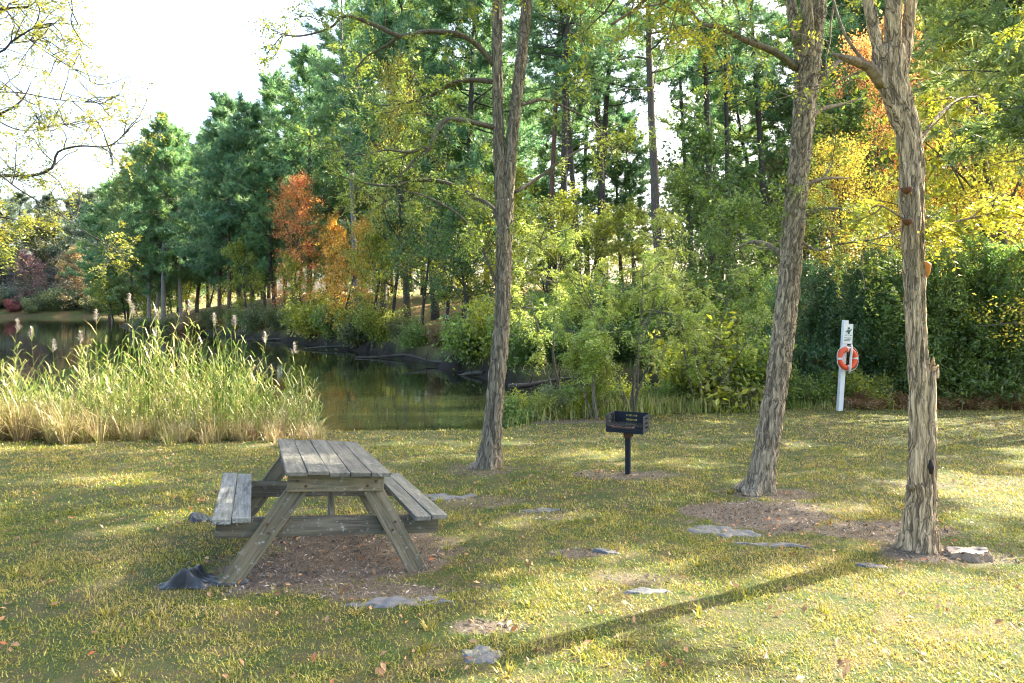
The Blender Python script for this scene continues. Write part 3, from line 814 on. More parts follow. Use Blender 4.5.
class Lawn:
    """a tree built from limbs measured in the photo; twigs and feathery leaves grown along them"""
    def __init__(s, seed, fat=.86): s.fat = fat; s.rng = np.random.default_rng(seed); s.tb = MB(); s.tw = s.tb; s.boughs = []; s.lf = MB(); s.A = []; s.D = []
    def trunk(s, pts, rad, seed, flare=0., k=9, amp=.3, seg=56, step=.035):
        p, r = crom(pts, rad, step); tube(s.tb, p, r * s.fat, seg, furrow(seed, flare, k, amp)); return p, r
    def limb(s, pts, rad, seed, seg=18, twigs=1, tl=(.4, .9), fork=2, k=5, leaves=3, up=.1):
        leaves = min(leaves, 2); p, r = crom(pts, rad, .06); b = MB(); s.boughs.append(b); tube(b, p, r * .9, seg, furrow(seed, 0, k, .2))
        s.tw = b; s.twig(p, twigs, tl, fork, leaves, up); s.tw = s.tb
        return p, r
    def twig(s, p, n, tl=(.4, .9), fork=2, leaves=3, up=.1, lo=.2):
        g = s.rng
        for _ in range(n):
            i = int(g.uniform(lo, 1) * (len(p) - 1)); i = max(i, 1)
            t = nrm(p[i] - p[i - 1])
            d = nrm(t * .5 + g.normal(0, .7, 3) + [0, 0, up])
            L = g.uniform(*tl)
            w = walk(g, p[i], d, L, 5, .22, .0)
            tube(s.tw, w, np.linspace(.009, .004, 6), 5, cap=False)
            for _ in range(fork):
                q = g.integers(2, 6)
                w2 = walk(g, w[q], nrm(w[q] - w[q - 1] + g.normal(0, .6, 3)), L * .5, 4, .25, -.03)
                tube(s.tw, w2, np.linspace(.005, .0025, 5), 4, cap=False)
                for a in range(1, 5):
                    for _ in range(leaves):
                        s.A.append(w2[a]); s.D.append(nrm(w2[a] - w2[a - 1] + g.normal(0, .7, 3)))
            for a in range(3, 6): s.A.append(w[a]); s.D.append(nrm(w[a] - w[a - 1] + g.normal(0, .7, 3)))
    def crownlimb(s, p0, d, L, r0, twigs=9, wob=.14, leaves=3, tl=(.5, 1.2), n=9):
        w = walk(s.rng, p0, d, L, n, wob, .01)
        bm_ = MB(); s.boughs.append(bm_); s.tw = bm_
        tube(bm_, w, np.linspace(r0, .012, n + 1), 8, cap=False)
        for b in range(3):
            q = s.rng.integers(2, n); w2 = walk(s.rng, w[q], nrm(w[q] - w[q - 1] + s.rng.normal(0, .6, 3)), L * .55, 6, .18, .0)
            tube(bm_, w2, np.linspace(r0 * .5, .008, 7), 6, cap=False); s.twig(w2, twigs // 2, tl, 2, leaves)
        s.twig(w, twigs, tl, 2, leaves); s.tw = s.tb
    def finish(s, name, loc, label, colors, bark, length=.2, ls=.026, pairs=6, cat='tree', group=None):
        loc = np.array(loc)
        o = empty(name, loc); tag(o, label, cat, group)
        for m in (s.tb, s.lf, *s.boughs): m.V = [v - loc for v in m.V]
        tr = link('trunk', s.tb.mesh('trunk', True), M['locust_bark'], o, bark)
        for b in s.boughs: link('bough', b.mesh('bough', True), M['bark'], o, tuple(x * .36 for x in bark))  # naturally dark bark, deepened further to carry the boughs' backlit shade
        if s.A:
            pinnate(s.lf, np.array(s.A) - loc, np.array(s.D), s.rng, length, pairs, ls)
            c = link('crown', s.lf.mesh('crown'), M['locust'], o, colors[0]); c['color_b'] = list(colors[1])
        return o, tr

LOC = ((.15, .24, .035), (.28, .32, .045)); LOCY = ((.46, .42, .03), (.26, .33, .035))
LBK = (.50, .40, .26)

# --- tree with the fork, left of the grill
t = Lawn(101, .8); Y0 = 9.75
tA = [P3(487, 472, Y0), P3(490, 455, Y0), P3(495, 400, Y0), P3(501, 330, Y0), P3(504, 260, Y0), P3(505, 200, Y0)]
t.trunk(tA, [.165, .155, .138, .132, .135, .14], 1, .55)
t.trunk([P3(504, 230, Y0), P3(500, 170, Y0), P3(498, 110, Y0), P3(497, 50, Y0), P3(497, -10, Y0), P3(492, -90, Y0), P3(489, -190, Y0 + .3)], [.11, .10, .092, .09, .085, .07, .05], 2, 0, 7, seg=40)
t.trunk([P3(506, 230, Y0), P3(509, 180, Y0), P3(514, 120, Y0), P3(521, 60, Y0), P3(527, 0, Y0), P3(536, -90, Y0 - .2), P3(540, -190, Y0 - .3)], [.115, .108, .10, .092, .085, .07, .05], 3, 0, 7, seg=40)
t.limb([P3(494, 65, Y0), P3(478, 46, Y0 - .1), P3(458, 34, Y0 - .3), P3(425, 32, Y0 - .4), P3(400, 36, Y0 - .5), P3(372, 24, Y0 - .6), P3(345, 16, Y0 - .7), P3(330, 28, Y0 - .7), P3(300, 36, Y0 - .8), P3(272, 33, Y0 - .9)], [.05, .045, .04, .036, .034, .028, .022, .016, .012, .005], 4, twigs=9, tl=(.3, .8))
t.limb([P3(400, 36, Y0 - .5), P3(382, 48, Y0 - .4), P3(365, 58, Y0 - .3), P3(352, 75, Y0 - .2)], [.022, .016, .012, .005], 5, twigs=3)
t.limb([P3(494, 82, Y0), P3(472, 80, Y0 + .1), P3(452, 84, Y0 + .2), P3(430, 96, Y0 + .3), P3(405, 103, Y0 + .2), P3(380, 106, Y0 + .2)], [.04, .036, .034, .03, .022, .006], 6, twigs=7)
t.limb([P3(496, 128, Y0), P3(470, 122, Y0 - .2), P3(446, 120, Y0 - .3), P3(436, 132, Y0 - .35), P3(430, 148, Y0 - .4), P3(415, 160, Y0 - .4), P3(398, 178, Y0 - .5)], [.045, .04, .038, .034, .03, .025, .006], 7, twigs=6)
t.limb([P3(430, 146, Y0 - .4), P3(410, 152, Y0 - .5), P3(385, 150, Y0 - .6), P3(362, 156, Y0 - .8)], [.022, .02, .014, .005], 8, twigs=5)
t.limb([P3(502, 225, Y0), P3(492, 208, Y0 + .1), P3(476, 198, Y0 + .3), P3(450, 184, Y0 + .4), P3(420, 180, Y0 + .5), P3(390, 186, Y0 + .5), P3(360, 182, Y0 + .6), P3(338, 176, Y0 + .6)], [.05, .042, .036, .03, .028, .02, .014, .005], 9, twigs=11)
t.limb([P3(498, 290, Y0), P3(488, 262, Y0 - .1), P3(474, 232, Y0 - .2), P3(455, 212, Y0 - .3), P3(425, 196, Y0 - .3), P3(400, 190, Y0 - .3)], [.03, .026, .022, .018, .013, .005], 10, twigs=7)
t.limb([P3(515, 192, Y0), P3(535, 180, Y0 + .2), P3(560, 162, Y0 + .4), P3(585, 148, Y0 + .6), P3(610, 147, Y0 + .7), P3(632, 153, Y0 + .8)], [.03, .026, .02, .016, .012, .005], 11, twigs=6)
t.limb([P3(520, 105, Y0), P3(545, 100, Y0 + .3), P3(575, 112, Y0 + .6), P3(600, 125, Y0 + .8)], [.028, .024, .018, .005], 12, twigs=5)
for az, el, L, hy in ((200, .25, 3.2, -60), (150, .3, 3., -120), (20, .2, 3., -70), (60, .35, 3., -130), (265, .3, 2.6, -80), (100, .7, 2.5, -180), (300, .6, 2.4, -190)):
    a = R(az); t.crownlimb(P3(490 if az > 90 else 536, hy, Y0), (math.cos(a) * math.cos(el), math.sin(a) * math.cos(el), math.sin(el)), L, .045)
tree_a, _ = t.finish('locust_tree', P3(487, 468, Y0), 'furrowed grey tree forking into two upright stems left of the grill', LOC, (.34, .28, .185))

# --- middle leaning tree
t = Lawn(102, .74); Y0 = 8.04
t.trunk([P3(756, 497, Y0), P3(761, 480, Y0), P3(771, 420, Y0), P3(780, 360, Y0), P3(787, 300, Y0), P3(793, 235, Y0), P3(799, 165, Y0), P3(805, 100, Y0), P3(809, 60, Y0)], [.195, .178, .165, .158, .152, .148, .145, .16, .165], 11, .5, 11)
t.trunk([P3(807, 100, Y0), P3(800, 50, Y0), P3(790, 0, Y0), P3(778, -80, Y0), P3(770, -180, Y0)], [.10, .085, .075, .06, .045], 12, 0, 7, seg=36)
t.trunk([P3(809, 100, Y0), P3(815, 50, Y0), P3(820, 0, Y0), P3(828, -80, Y0 + .2), P3(832, -180, Y0 + .3)], [.11, .10, .09, .07, .05], 13, 0, 7, seg=36)
t.trunk([P3(808, 95, Y0), P3(808, 40, Y0 - .1), P3(806, -10, Y0 - .2), P3(802, -110, Y0 - .4)], [.11, .085, .075, .05], 14, 0, 7, seg=36)
t.limb([P3(797, 68, Y0), P3(775, 52, Y0 - .1), P3(745, 40, Y0 - .2), P3(715, 26, Y0 - .3), P3(690, 30, Y0 - .4), P3(668, 44, Y0 - .5)], [.055, .045, .04, .03, .022, .006], 15, twigs=7)
t.limb([P3(700, 28, Y0 - .35), P3(690, 8, Y0 - .4), P3(672, -10, Y0 - .4)], [.022, .016, .008], 16, twigs=3)
t.limb([P3(812, 90, Y0), P3(828, 72, Y0), P3(842, 60, Y0 + .1), P3(858, 62, Y0 + .2)], [.05, .04, .032, .02], 17, twigs=2)
t.limb([P3(805, 125, Y0), P3(820, 110, Y0 + .1), P3(838, 105, Y0 + .3), P3(862, 98, Y0 + .5)], [.035, .028, .02, .006], 18, twigs=2)
t.limb([P3(795, 195, Y0), P3(812, 182, Y0), P3(832, 178, Y0 + .1), P3(850, 178, Y0 + .3)], [.03, .024, .018, .006], 19, twigs=2)
t.limb([P3(792, 228, Y0), P3(808, 215, Y0), P3(830, 208, Y0 - .2), P3(858, 212, Y0 - .3)], [.028, .022, .016, .005], 20, twigs=5, up=-.2)
t.limb([P3(788, 260, Y0), P3(770, 246, Y0 + .2), P3(752, 242, Y0 + .4), P3(735, 250, Y0 + .6)], [.035, .028, .02, .006], 21, twigs=4, up=-.2)
t.limb([P3(794, 235, Y0), P3(815, 250, Y0 - .1), P3(840, 244, Y0 - .2), P3(870, 240, Y0 - .4), P3(892, 236, Y0 - .5)], [.022, .018, .014, .01, .004], 22, twigs=7, up=-.3)
for az, el, L, hx, hy in ((180, .2, 2.6, 778, -60), (140, .4, 2.6, 772, -130), (0, .25, 2.8, 828, -70), (40, .45, 2.6, 832, -140), (270, .4, 2.2, 802, -90), (80, .6, 2.4, 830, -170)):
    a = R(az); t.crownlimb(P3(hx, hy, Y0), (math.cos(a) * math.cos(el), math.sin(a) * math.cos(el), math.sin(el)), L, .045)
tree_b, _ = t.finish('locust_tree', P3(757, 492, Y0), 'thick furrowed tree leaning right, standing on bare soil right of the grill', LOC, LBK)

# --- right tree with broken stub and bracket fungi
t = Lawn(103, .74); Y0 = 5.65
t.trunk([P3(919, 556, Y0), P3(920, 535, Y0), P3(921, 470, Y0), P3(920, 400, Y0), P3(916, 330, Y0), P3(914, 270, Y0), P3(912, 200, Y0), P3(912, 160, Y0), P3(907, 128, Y0), P3(897, 96, Y0), P3(890, 70, Y0), P3(888, 48, Y0)], [.165, .145, .115, .102, .10, .105, .12, .118, .118, .135, .15, .15], 21, .35, 9)
t.trunk([P3(930, 548, Y0 - .03), P3(930, 480, Y0 - .04), P3(930, 420, Y0 - .04), P3(931, 385, Y0 - .04), P3(932, 371, Y0 - .04)], [.06, .062, .06, .05, .04], 22, .3, 6, seg=32)
for dx_, dh_ in ((-5, 9), (1, 14), (5, 6)): t.trunk([P3(932 + dx_, 378, Y0 - .04), P3(932 + dx_ * 1.1, 371 - dh_ * .5, Y0 - .045), P3(932 + dx_ * 1.2, 371 - dh_, Y0 - .05)], [.022, .017, .006], 40 + dx_, 0, 4, seg=8, step=.02)
t.trunk([P3(888, 95, Y0), P3(878, 45, Y0), P3(868, 0, Y0), P3(855, -90, Y0), P3(845, -200, Y0)], [.07, .06, .055, .05, .03], 23, 0, 7, seg=32)
t.trunk([P3(892, 90, Y0), P3(893, 40, Y0 - .05), P3(894, -5, Y0 - .1), P3(897, -110, Y0 - .2), P3(900, -240, Y0 - .4)], [.10, .085, .08, .06, .04], 24, 0, 7, seg=36)
t.trunk([P3(897, 90, Y0), P3(906, 45, Y0 + .05), P3(911, 0, Y0 + .1), P3(920, -100, Y0 + .3), P3(930, -220, Y0 + .4)], [.09, .065, .06, .05, .035], 25, 0, 7, seg=32)
t.limb([P3(884, 84, Y0), P3(870, 68, Y0 - .05), P3(852, 60, Y0 - .1), P3(832, 54, Y0 - .1)], [.06, .045, .032, .014], 26, twigs=1, leaves=1)
t.limb([P3(868, 66, Y0), P3(848, 40, Y0), P3(836, 10, Y0 + .1), P3(828, -30, Y0 + .1)], [.016, .013, .011, .006], 27, twigs=1, leaves=1)
t.limb([P3(915, 230, Y0), P3(932, 232, Y0 - .1), P3(955, 222, Y0 - .2), P3(985, 215, Y0 - .3), P3(1012, 205, Y0 - .4)], [.018, .014, .011, .008, .004], 28, seg=10, twigs=7, tl=(.15, .35), up=-.1)
t.limb([P3(908, 222, Y0), P3(896, 214, Y0 - .1), P3(882, 206, Y0 - .2), P3(872, 206, Y0 - .2)], [.012, .009, .007, .003], 29, seg=8, twigs=2, tl=(.12, .3))
t.limb([P3(916, 150, Y0), P3(935, 120, Y0 + .2), P3(958, 100, Y0 + .4), P3(980, 96, Y0 + .6)], [.022, .017, .012, .005], 30, seg=10, twigs=3, tl=(.2, .5))
for az, el, L, hx, hy in ((180, .2, 2.2, 855, -80), (150, .4, 2.2, 850, -150), (0, .2, 2.4, 922, -90), (40, .4, 2.4, 928, -180), (250, .5, 1.8, 900, -180), (320, .4, 2.2, 925, -150)):
    a = R(az); t.crownlimb(P3(hx, hy, Y0), (math.cos(a) * math.cos(el), math.sin(a) * math.cos(el), math.sin(el)), L, .035)
loc = P3(919, 550, Y0)
tree_c, trc = t.finish('locust_tree', loc, 'crooked pale barked tree with bracket fungi and a broken stub at the right', LOCY, (.68, .50, .29), .17, .022)
def bracket(px, py, w, d, h, mat, dy):
    mb = MB(); n = 20; th = np.linspace(PI, 2 * PI, n); rows = []
    for z, k in ((-h, .25), (-h * .55, .8), (-h * .1, 1.), (0, .96), (h * .15, .5)):
        rows.append(np.stack([w * k * np.cos(th), d * k * np.sin(th), np.full(n, z)], -1))
    V = np.concatenate([*rows, [[0, 0, h * .2], [0, 0, -h]]])
    Q = [(r * n + j, r * n + j + 1, (r + 1) * n + j + 1, (r + 1) * n + j) for r in range(4) for j in range(n - 1)]
    T = [(4 * n + j, 4 * n + j + 1, 5 * n) for j in range(n - 1)] + [(j + 1, j, 5 * n + 1) for j in range(n - 1)]
    mb.add(V, Q, T); o = link('bracket_fungus', mb.mesh('bracket_fungus', True), mat, tree_c); o.location = Vector(P3(px, py, Y0 - dy) - loc); return o
bracket(906, 188, .048, .06, .05, M['fungus'], .095); bracket(907, 220, .042, .055, .045, M['fungus'], .095)
o = bracket(925, 264, .035, .045, .13, M['fungus_orange'], .03); o.rotation_euler = (0, R(-20), R(55)); o['label'] = 'bright orange bracket fungus'
mb = MB(); tube(mb, [P3(931, 460, Y0 - .105) - loc, P3(931, 467, Y0 - .108) - loc, P3(931, 474, Y0 - .106) - loc], [.012, .024, .012], 12)
link('knot_hole', mb.mesh('knot_hole', True), M['hollow'], tree_c)
for px, py, dx, sc in ((911, 487, -.11, .022), (934, 522, .07, .035), (935, 500, .06, .022)):
    mb = MB(); p = P3(px, py, Y0 - .05) - loc; tube(mb, [p + [0, .04, -.01], p, p + [0, -.035, .015]], [sc, sc, sc * .6], 10, cap=True); link('burl', mb.mesh('burl', True), M['locust_bark'], tree_c, (.45, .34, .2))

# --- left tree outside the frame, its boughs reach in over the water
t = Lawn(104); Y0 = 10.0
t.trunk([P3(-120, 480, Y0), P3(-115, 350, Y0), P3(-105, 200, Y0), P3(-100, 50, Y0), P3(-90, -150, Y0)], [.2, .17, .15, .12, .07], 31, .4, 9, seg=32, step=.1)
def bough(pts, rad, tw, leaves=1, tl=(.35, .8), up=.05, fork=2):
    p, r = crom(pts, rad, .08); b = MB(); t.boughs.append(b); tube(b, p, r * .7, 8); tw = int(tw * 1.5); t.tw = b; t.twig(p, tw, tl, fork, leaves, up, .12); t.tw = t.tb
bough([P3(-105, 210, Y0), P3(-50, 185, Y0), P3(0, 176, Y0), P3(30, 176, Y0 + .1), P3(52, 168, Y0 + .2), P3(58, 152, Y0 + .2), P3(80, 146, Y0 + .3), P3(108, 146, Y0 + .4), P3(130, 130, Y0 + .5)], [.06, .05, .038, .032, .028, .024, .02, .012, .005], 16, 1)
bough([P3(-102, 170, Y0), P3(-40, 130, Y0), P3(0, 114, Y0), P3(22, 100, Y0 + .1), P3(32, 80, Y0 + .2)], [.05, .04, .026, .018, .006], 14)
bough([P3(-100, 100, Y0), P3(-40, 60, Y0), P3(0, 52, Y0), P3(14, 40, Y0 - .1), P3(45, 24, Y0 - .1), P3(85, 25, Y0)], [.045, .035, .022, .018, .012, .005], 16)
bough([P3(-100, 60, Y0), P3(-40, 20, Y0), P3(10, 8, Y0), P3(30, 6, Y0 + .1), P3(42, -8, Y0 + .1)], [.045, .032, .02, .016, .01], 12)
bough([P3(-104, 140, Y0), P3(-40, 100, Y0 + .4), P3(10, 92, Y0 + .6), P3(60, 100, Y0 + .8), P3(110, 104, Y0 + 1)], [.035, .025, .016, .011, .004], 20, 1)
bough([P3(-104, 180, Y0), P3(-30, 160, Y0 - .4), P3(20, 190, Y0 - .5), P3(60, 215, Y0 - .6), P3(100, 240, Y0 - .7), P3(118, 240, Y0 - .7)], [.03, .022, .015, .011, .007, .003], 10, 2)
bough([P3(-104, 120, Y0), P3(-30, 110, Y0 + .7), P3(20, 130, Y0 + .9), P3(70, 125, Y0 + 1.1), P3(100, 140, Y0 + 1.2)], [.03, .02, .014, .009, .004], 16, 1)
bough([P3(-100, 30, Y0), P3(-20, -10, Y0 + .6), P3(30, 40, Y0 + .8), P3(75, 70, Y0 + 1.), P3(95, 85, Y0 + 1.)], [.03, .02, .014, .009, .004], 18, 1)
bough([P3(-106, 215, Y0), P3(-60, 205, Y0 - .8), P3(-10, 215, Y0 - 1.), P3(25, 222, Y0 - 1.1), P3(50, 232, Y0 - 1.2)], [.03, .024, .018, .011, .004], 14, 4, (.3, .6), -.25)
bough([P3(-106, 225, Y0), P3(-60, 225, Y0 - 1.2), P3(-20, 235, Y0 - 1.4), P3(10, 250, Y0 - 1.5)], [.03, .022, .014, .005], 9, 4, (.25, .5), -.25)
for az, el, L in ((100, .4, 3), (200, .3, 3), (300, .4, 2.5)):
    a = R(az); t.crownlimb(P3(-92, -110, Y0), (math.cos(a) * math.cos(el), math.sin(a) * math.cos(el), math.sin(el)), L, .05)
t.finish('locust_tree', P3(-118, 470, Y0), 'sparse tree whose thin yellowing boughs hang over the water at the upper left', ((.38, .34, .03), (.22, .26, .05)), (.10, .085, .07), .19, .024)
# ------------------------------------------------------------------ far shore wood
G1 = 'trees of the wood on the far shore'
rg2 = random.Random(8)
for k, (px, Y, H, arch, col) in enumerate([
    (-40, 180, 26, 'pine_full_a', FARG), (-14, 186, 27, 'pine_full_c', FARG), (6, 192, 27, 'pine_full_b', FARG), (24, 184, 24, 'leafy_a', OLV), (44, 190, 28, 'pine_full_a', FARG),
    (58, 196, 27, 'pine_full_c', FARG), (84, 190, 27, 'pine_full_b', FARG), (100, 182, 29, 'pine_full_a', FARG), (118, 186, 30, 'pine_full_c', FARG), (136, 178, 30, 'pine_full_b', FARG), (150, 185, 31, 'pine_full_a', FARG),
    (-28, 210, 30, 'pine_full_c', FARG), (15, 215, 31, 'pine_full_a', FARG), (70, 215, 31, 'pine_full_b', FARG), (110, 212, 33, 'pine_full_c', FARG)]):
    plant('pine_tree' if arch.startswith('pine') else 'leafy_tree', arch, px, Y, H, col, 'far wood tree across the lake, haze put into its blue green colour', group=G1, bark=BK_DARK, wide=1.15)
plant('autumn_tree', 'leafy_a', 35, 172, 15, PUR, 'mauve pink tree on the far shore', bark=BK_DARK)
plant('autumn_tree', 'leafy_d', 76, 170, 15.5, BRN, 'rusty orange tree on the far shore', bark=BK_DARK)
plant('shrub', 'bush_a', 14, 168, 3.6, ((.30, .05, .05), (.2, .1, .06)), 'small red shrub on the far shore', 'shrub', bark=BK_DARK)
plant('shrub', 'bush_a', -12, 169, 5, OLV, 'dull green shrub at the left end of the far shore', 'shrub')
for k, px in enumerate((33, 50, 64, 92, 108, 122)):
    plant('shrub', ('bush_a', 'bush_b')[k % 2], px, 167.5 + k % 3, 4.2 + k % 3, OLV if k % 2 else PAL, 'low green shrub along the far shore', 'shrub', 'shrubs along the far shore')

for k in range(22):
    px = -48 + k * 9.3 + rg2.uniform(-3, 3)
    plant('leafy_tree', ('leafy_d', 'leafy_a', 'leafy_b')[k % 3], px, 176 + (k * 7) % 22, rg2.uniform(9, 14), ((.07, .10, .09), (.12, .12, .11)) if k % 3 else ((.14, .10, .11), (.10, .12, .09)), 'dusky tree low in the far wood, haze and shadow put into its colour', group='dusky trees low in the far wood', bark=BK_DARK, wide=1.35)  # haze and purplish shadow are painted into these leaf colours
for k in range(16):
    px = -44 + k * 12.4
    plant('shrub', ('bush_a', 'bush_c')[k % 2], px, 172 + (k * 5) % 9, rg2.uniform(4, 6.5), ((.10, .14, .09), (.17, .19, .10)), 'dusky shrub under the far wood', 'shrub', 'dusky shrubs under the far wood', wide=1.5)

# ------------------------------------------------------------------ the wooded point across the cove
def pines(rows):
    for px, Y, H, arch, col, bk, label in rows: plant('pine_tree', arch, px, Y, H, col, label, bark=bk)
pines([
    (132, 104, 24, 'pine_full_c', PINY, BK_GREY, 'green pine at the tip of the wooded point'),
    (149, 90, 23, 'pine_full_a', PINY, BK_PALE, 'pale trunked pine, left one of the close trio at the point'),
    (156, 92, 24, 'pine_full_c', PIN, BK_PALE, 'pale trunked pine, middle one of the close trio at the point'),
    (164, 87, 25, 'pine_full_b', PIN, BK_PALE, 'pale trunked pine, right one of the close trio at the point'),
    (181, 88, 24, 'pine_full_a', PIN, BK_PALE, 'pine with a slim pale trunk right of the close trio'),
    (196, 96, 27, 'pine_full_c', PIN, BK_GREY, 'dark pine behind the slim pale trunks of the point'),
    (229, 73, 21, 'pine_full_b', PINB, BK_RED, 'dark pine with a leaning reddish trunk at the water'),
    (219, 77, 22, 'pine_full_a', PINB, BK_RED, 'dark pine with a straight reddish trunk beside the leaning one'),
    (240, 96, 28, 'pine_full_c', PINB, BK_GREY, 'tall blue green pine rising behind the reddish trunks'),
    (253, 74, 23, 'pine_full_a', PINB, BK_DARK, 'dark trunked pine left of the red tree'),
    (266, 76, 20, 'pine_full_c', PIN, BK_GREY, 'pine with a grey trunk just left of the red tree'),
    (276, 70, 17, 'pine_full_b', PIN, BK_DARK, 'thin pine leaning left below the red tree'),
    (286, 84, 27, 'pine_full_c', PIN, BK_GREY, 'bluish pine rising behind the red tree'),
    (309, 72, 28, 'pine_full_a', PIN, BK_GREY, 'tall pine to the right behind the red tree'),
    (334, 66, 30, 'pine_full_c', PIN, BK_GREY, 'tall pine with pale green crown left of the yellow topped tree'),
    (356, 58, 29, 'pine_tall_a', PIN, BK_PALE, 'tall pine with a sunlit pale trunk on the slope'),  # sunlight on this trunk is put into its pale bark colour
    (384, 64, 31, 'pine_full_a', PINY, BK_GREY, 'tall pine behind the yellow topped tree'),
    (408, 56, 30, 'pine_tall_c', PIN, BK_GREY, 'tall pine right of the yellow topped tree'),
    (436, 54, 31, 'pine_full_c', PINB, BK_DARK, 'dense dark pine behind the boughs of the forked tree'),
    (466, 50, 30, 'pine_full_a', PINB, BK_DARK, 'dense dark pine just left of the forked tree'),
    (512, 54, 30, 'pine_tall_c', PIN, BK_DARK, 'tall pine hidden behind the forked tree'),
    (549, 44, 27, 'pine_tall_b', PIN, BK_RED, 'slim reddish pine trunk, first right of the forked tree'),
    (564, 40, 27, 'pine_tall_a', PIN, BK_DARK, 'dark pine trunk, second right of the forked tree'),
    (578, 42, 28, 'pine_tall_b', PIN, BK_DARK, 'dark pine trunk, third right of the forked tree'),
    (597, 46, 28, 'pine_tall_a', PINB, BK_DARK, 'straight pine in a close pair, the left of the two trunks'),
    (606, 43, 28, 'pine_tall_c', PINB, BK_DARK, 'straight pine in a close pair, the right of the two trunks'),
    (552, 64, 24, 'pine_full_c', PIN, BK_DARK, 'bushy pine filling the gap behind the slim reddish trunk'),
    (622, 68, 18, 'pine_full_b', PIN, BK_DARK, 'bushy pine left in the bright gap behind the small tree'),
    (634, 62, 16, 'pine_full_c', PINB, BK_DARK, 'young pine standing in the bright gap behind the small tree'),
    (662, 34, 27, 'pine_tall_c', PIN, BK_PINE, 'thick grey pine trunk directly above the grill'),
    (691, 52, 28, 'pine_tall_b', PINB, BK_DARK, 'distant slim pine right of the thick grey pine'),
    (713, 44, 28, 'pine_tall_a', PINB, BK_DARK, 'dark pine, left of two behind the middle lawn tree'),
    (728, 45, 28, 'pine_tall_b', PINB, BK_DARK, 'dark pine, right of two behind the middle lawn tree'),
    (768, 48, 28, 'pine_tall_c', PINB, BK_DARK, 'dark pine just left of the leaning lawn tree'),
    (845, 46, 27, 'pine_tall_a', PIN, BK_DARK, 'tall pine seen between the two right lawn trees'),
    (985, 30, 21, 'pine_tall_c', PINY, BK_GREY, 'pine with pale needles at the top right corner'),
])
def trees(rows):
    for px, Y, H, arch, col, bk, wide, label in rows: plant('leafy_tree' if any(col is q for q in (GRN, DGR, YGR, OLV, PAL)) else 'autumn_tree', arch, px, Y, H, col, label, bark=bk, wide=wide)
trees([
    (291, 60.5, 15.0, 'fine_a', RED, BK_DARK, .7, 'red and orange tree on the wooded point'),
    (334, 60, 10.5, 'leafy_a', YOR, BK_DARK, .6, 'orange yellow tree right of the red tree'),
    (306, 58, 7, 'leafy_d', YGR, BK_DARK, .9, 'yellow green young tree on the bank below the red tree'),
    (246, 68, 10, 'leafy_c', YGR, BK_DARK, .9, 'yellow green young tree between the reddish trunks'),
    (392, 48, 20.5, 'fine_a', YEL, BK_DARK, .55, 'tall tree with bright yellow top above the arching bough'),
    (372, 47, 9, 'leafy_a', YGR, BK_DARK, 1., 'yellow green tree left of the two leaning dark trunks'),
    (345, 52, 9.5, 'leafy_d', YOR, BK_DARK, .8, 'golden tree beside the sunlit pale pine trunk'),
    (424, 43, 10.5, 'leafy_c', DGR, BK_DARK, 1., 'dark green tree with leaning trunk on the cove bank'),
    (446, 46, 11, 'leafy_a', YGR, BK_DARK, 1., 'bright yellow green tree behind the boughs of the forked tree'),
    (470, 38, 8, 'leafy_b', DGR, BK_DARK, 1., 'dark green tree leaning over the water left of the forked tree'),
    (500, 40, 10, 'leafy_a', YGR, BK_DARK, 1., 'yellow green tree right behind the forked tree'),
    (540, 35, 7.5, 'leafy_d', YGR, BK_GREY, 1., 'light green young tree under the slim reddish pine'),
    (585, 36, 6.5, 'leafy_a', YGR, BK_GREY, 1., 'yellow green understorey tree under the dark pine trunks'),
    (632, 40, 7, 'leafy_c', YGR, BK_GREY, 1., 'yellow green understorey tree below the bright gap'),
    (690, 34, 8.5, 'leafy_a', GRN, BK_GREY, 1., 'green understorey tree right of the thick grey pine'),
    (738, 36, 11, 'leafy_d', DGR, BK_GREY, 1., 'dense green tree left of the leaning lawn tree'),
    (762, 30, 7.5, 'leafy_b', GRN, BK_GREY, 1., 'green tree behind the leaning lawn tree'),
    (812, 34, 12, 'leafy_a', DGR, BK_GREY, .9, 'dark green tree between the two right lawn trees'),
    (846, 29, 9.8, 'fine_a', ((.62, .46, .05), (.50, .46, .06)), BK_DARK, .9, 'golden yellow tree between the two right lawn trees'),
    (880, 33, 14.5, 'fine_a', ORA, BK_DARK, .75, 'tall orange tree behind the crooked right tree'),
    (930, 36, 17, 'leafy_a', ORA, BK_DARK, .75, 'rusty orange tree top right of the crooked tree'),
    (965, 25, 8.6, 'fine_a', YEL, BK_DARK, 1., 'golden yellow tree right of the crooked tree'),
    (905, 26, 7.8, 'fine_a', YEL, BK_DARK, .9, 'yellow tree directly behind the crooked tree'),
    (1030, 26, 9, 'fine_a', YOR, BK_DARK, 1., 'yellow and orange tree at the right edge'),
    (1010, 34, 13, 'leafy_a', OLV, BK_DARK, .9, 'olive tree rising behind the golden ones at the right edge'),
])
def evers(rows):
    for px, Y, H, arch, label in rows: plant('evergreen_tree', arch, px, Y, H, [EVG, ((.10, .19, .035), (.22, .29, .05)), ((.05, .13, .04), (.12, .20, .05))][int(px) % 3], label, bark=BK_RED)
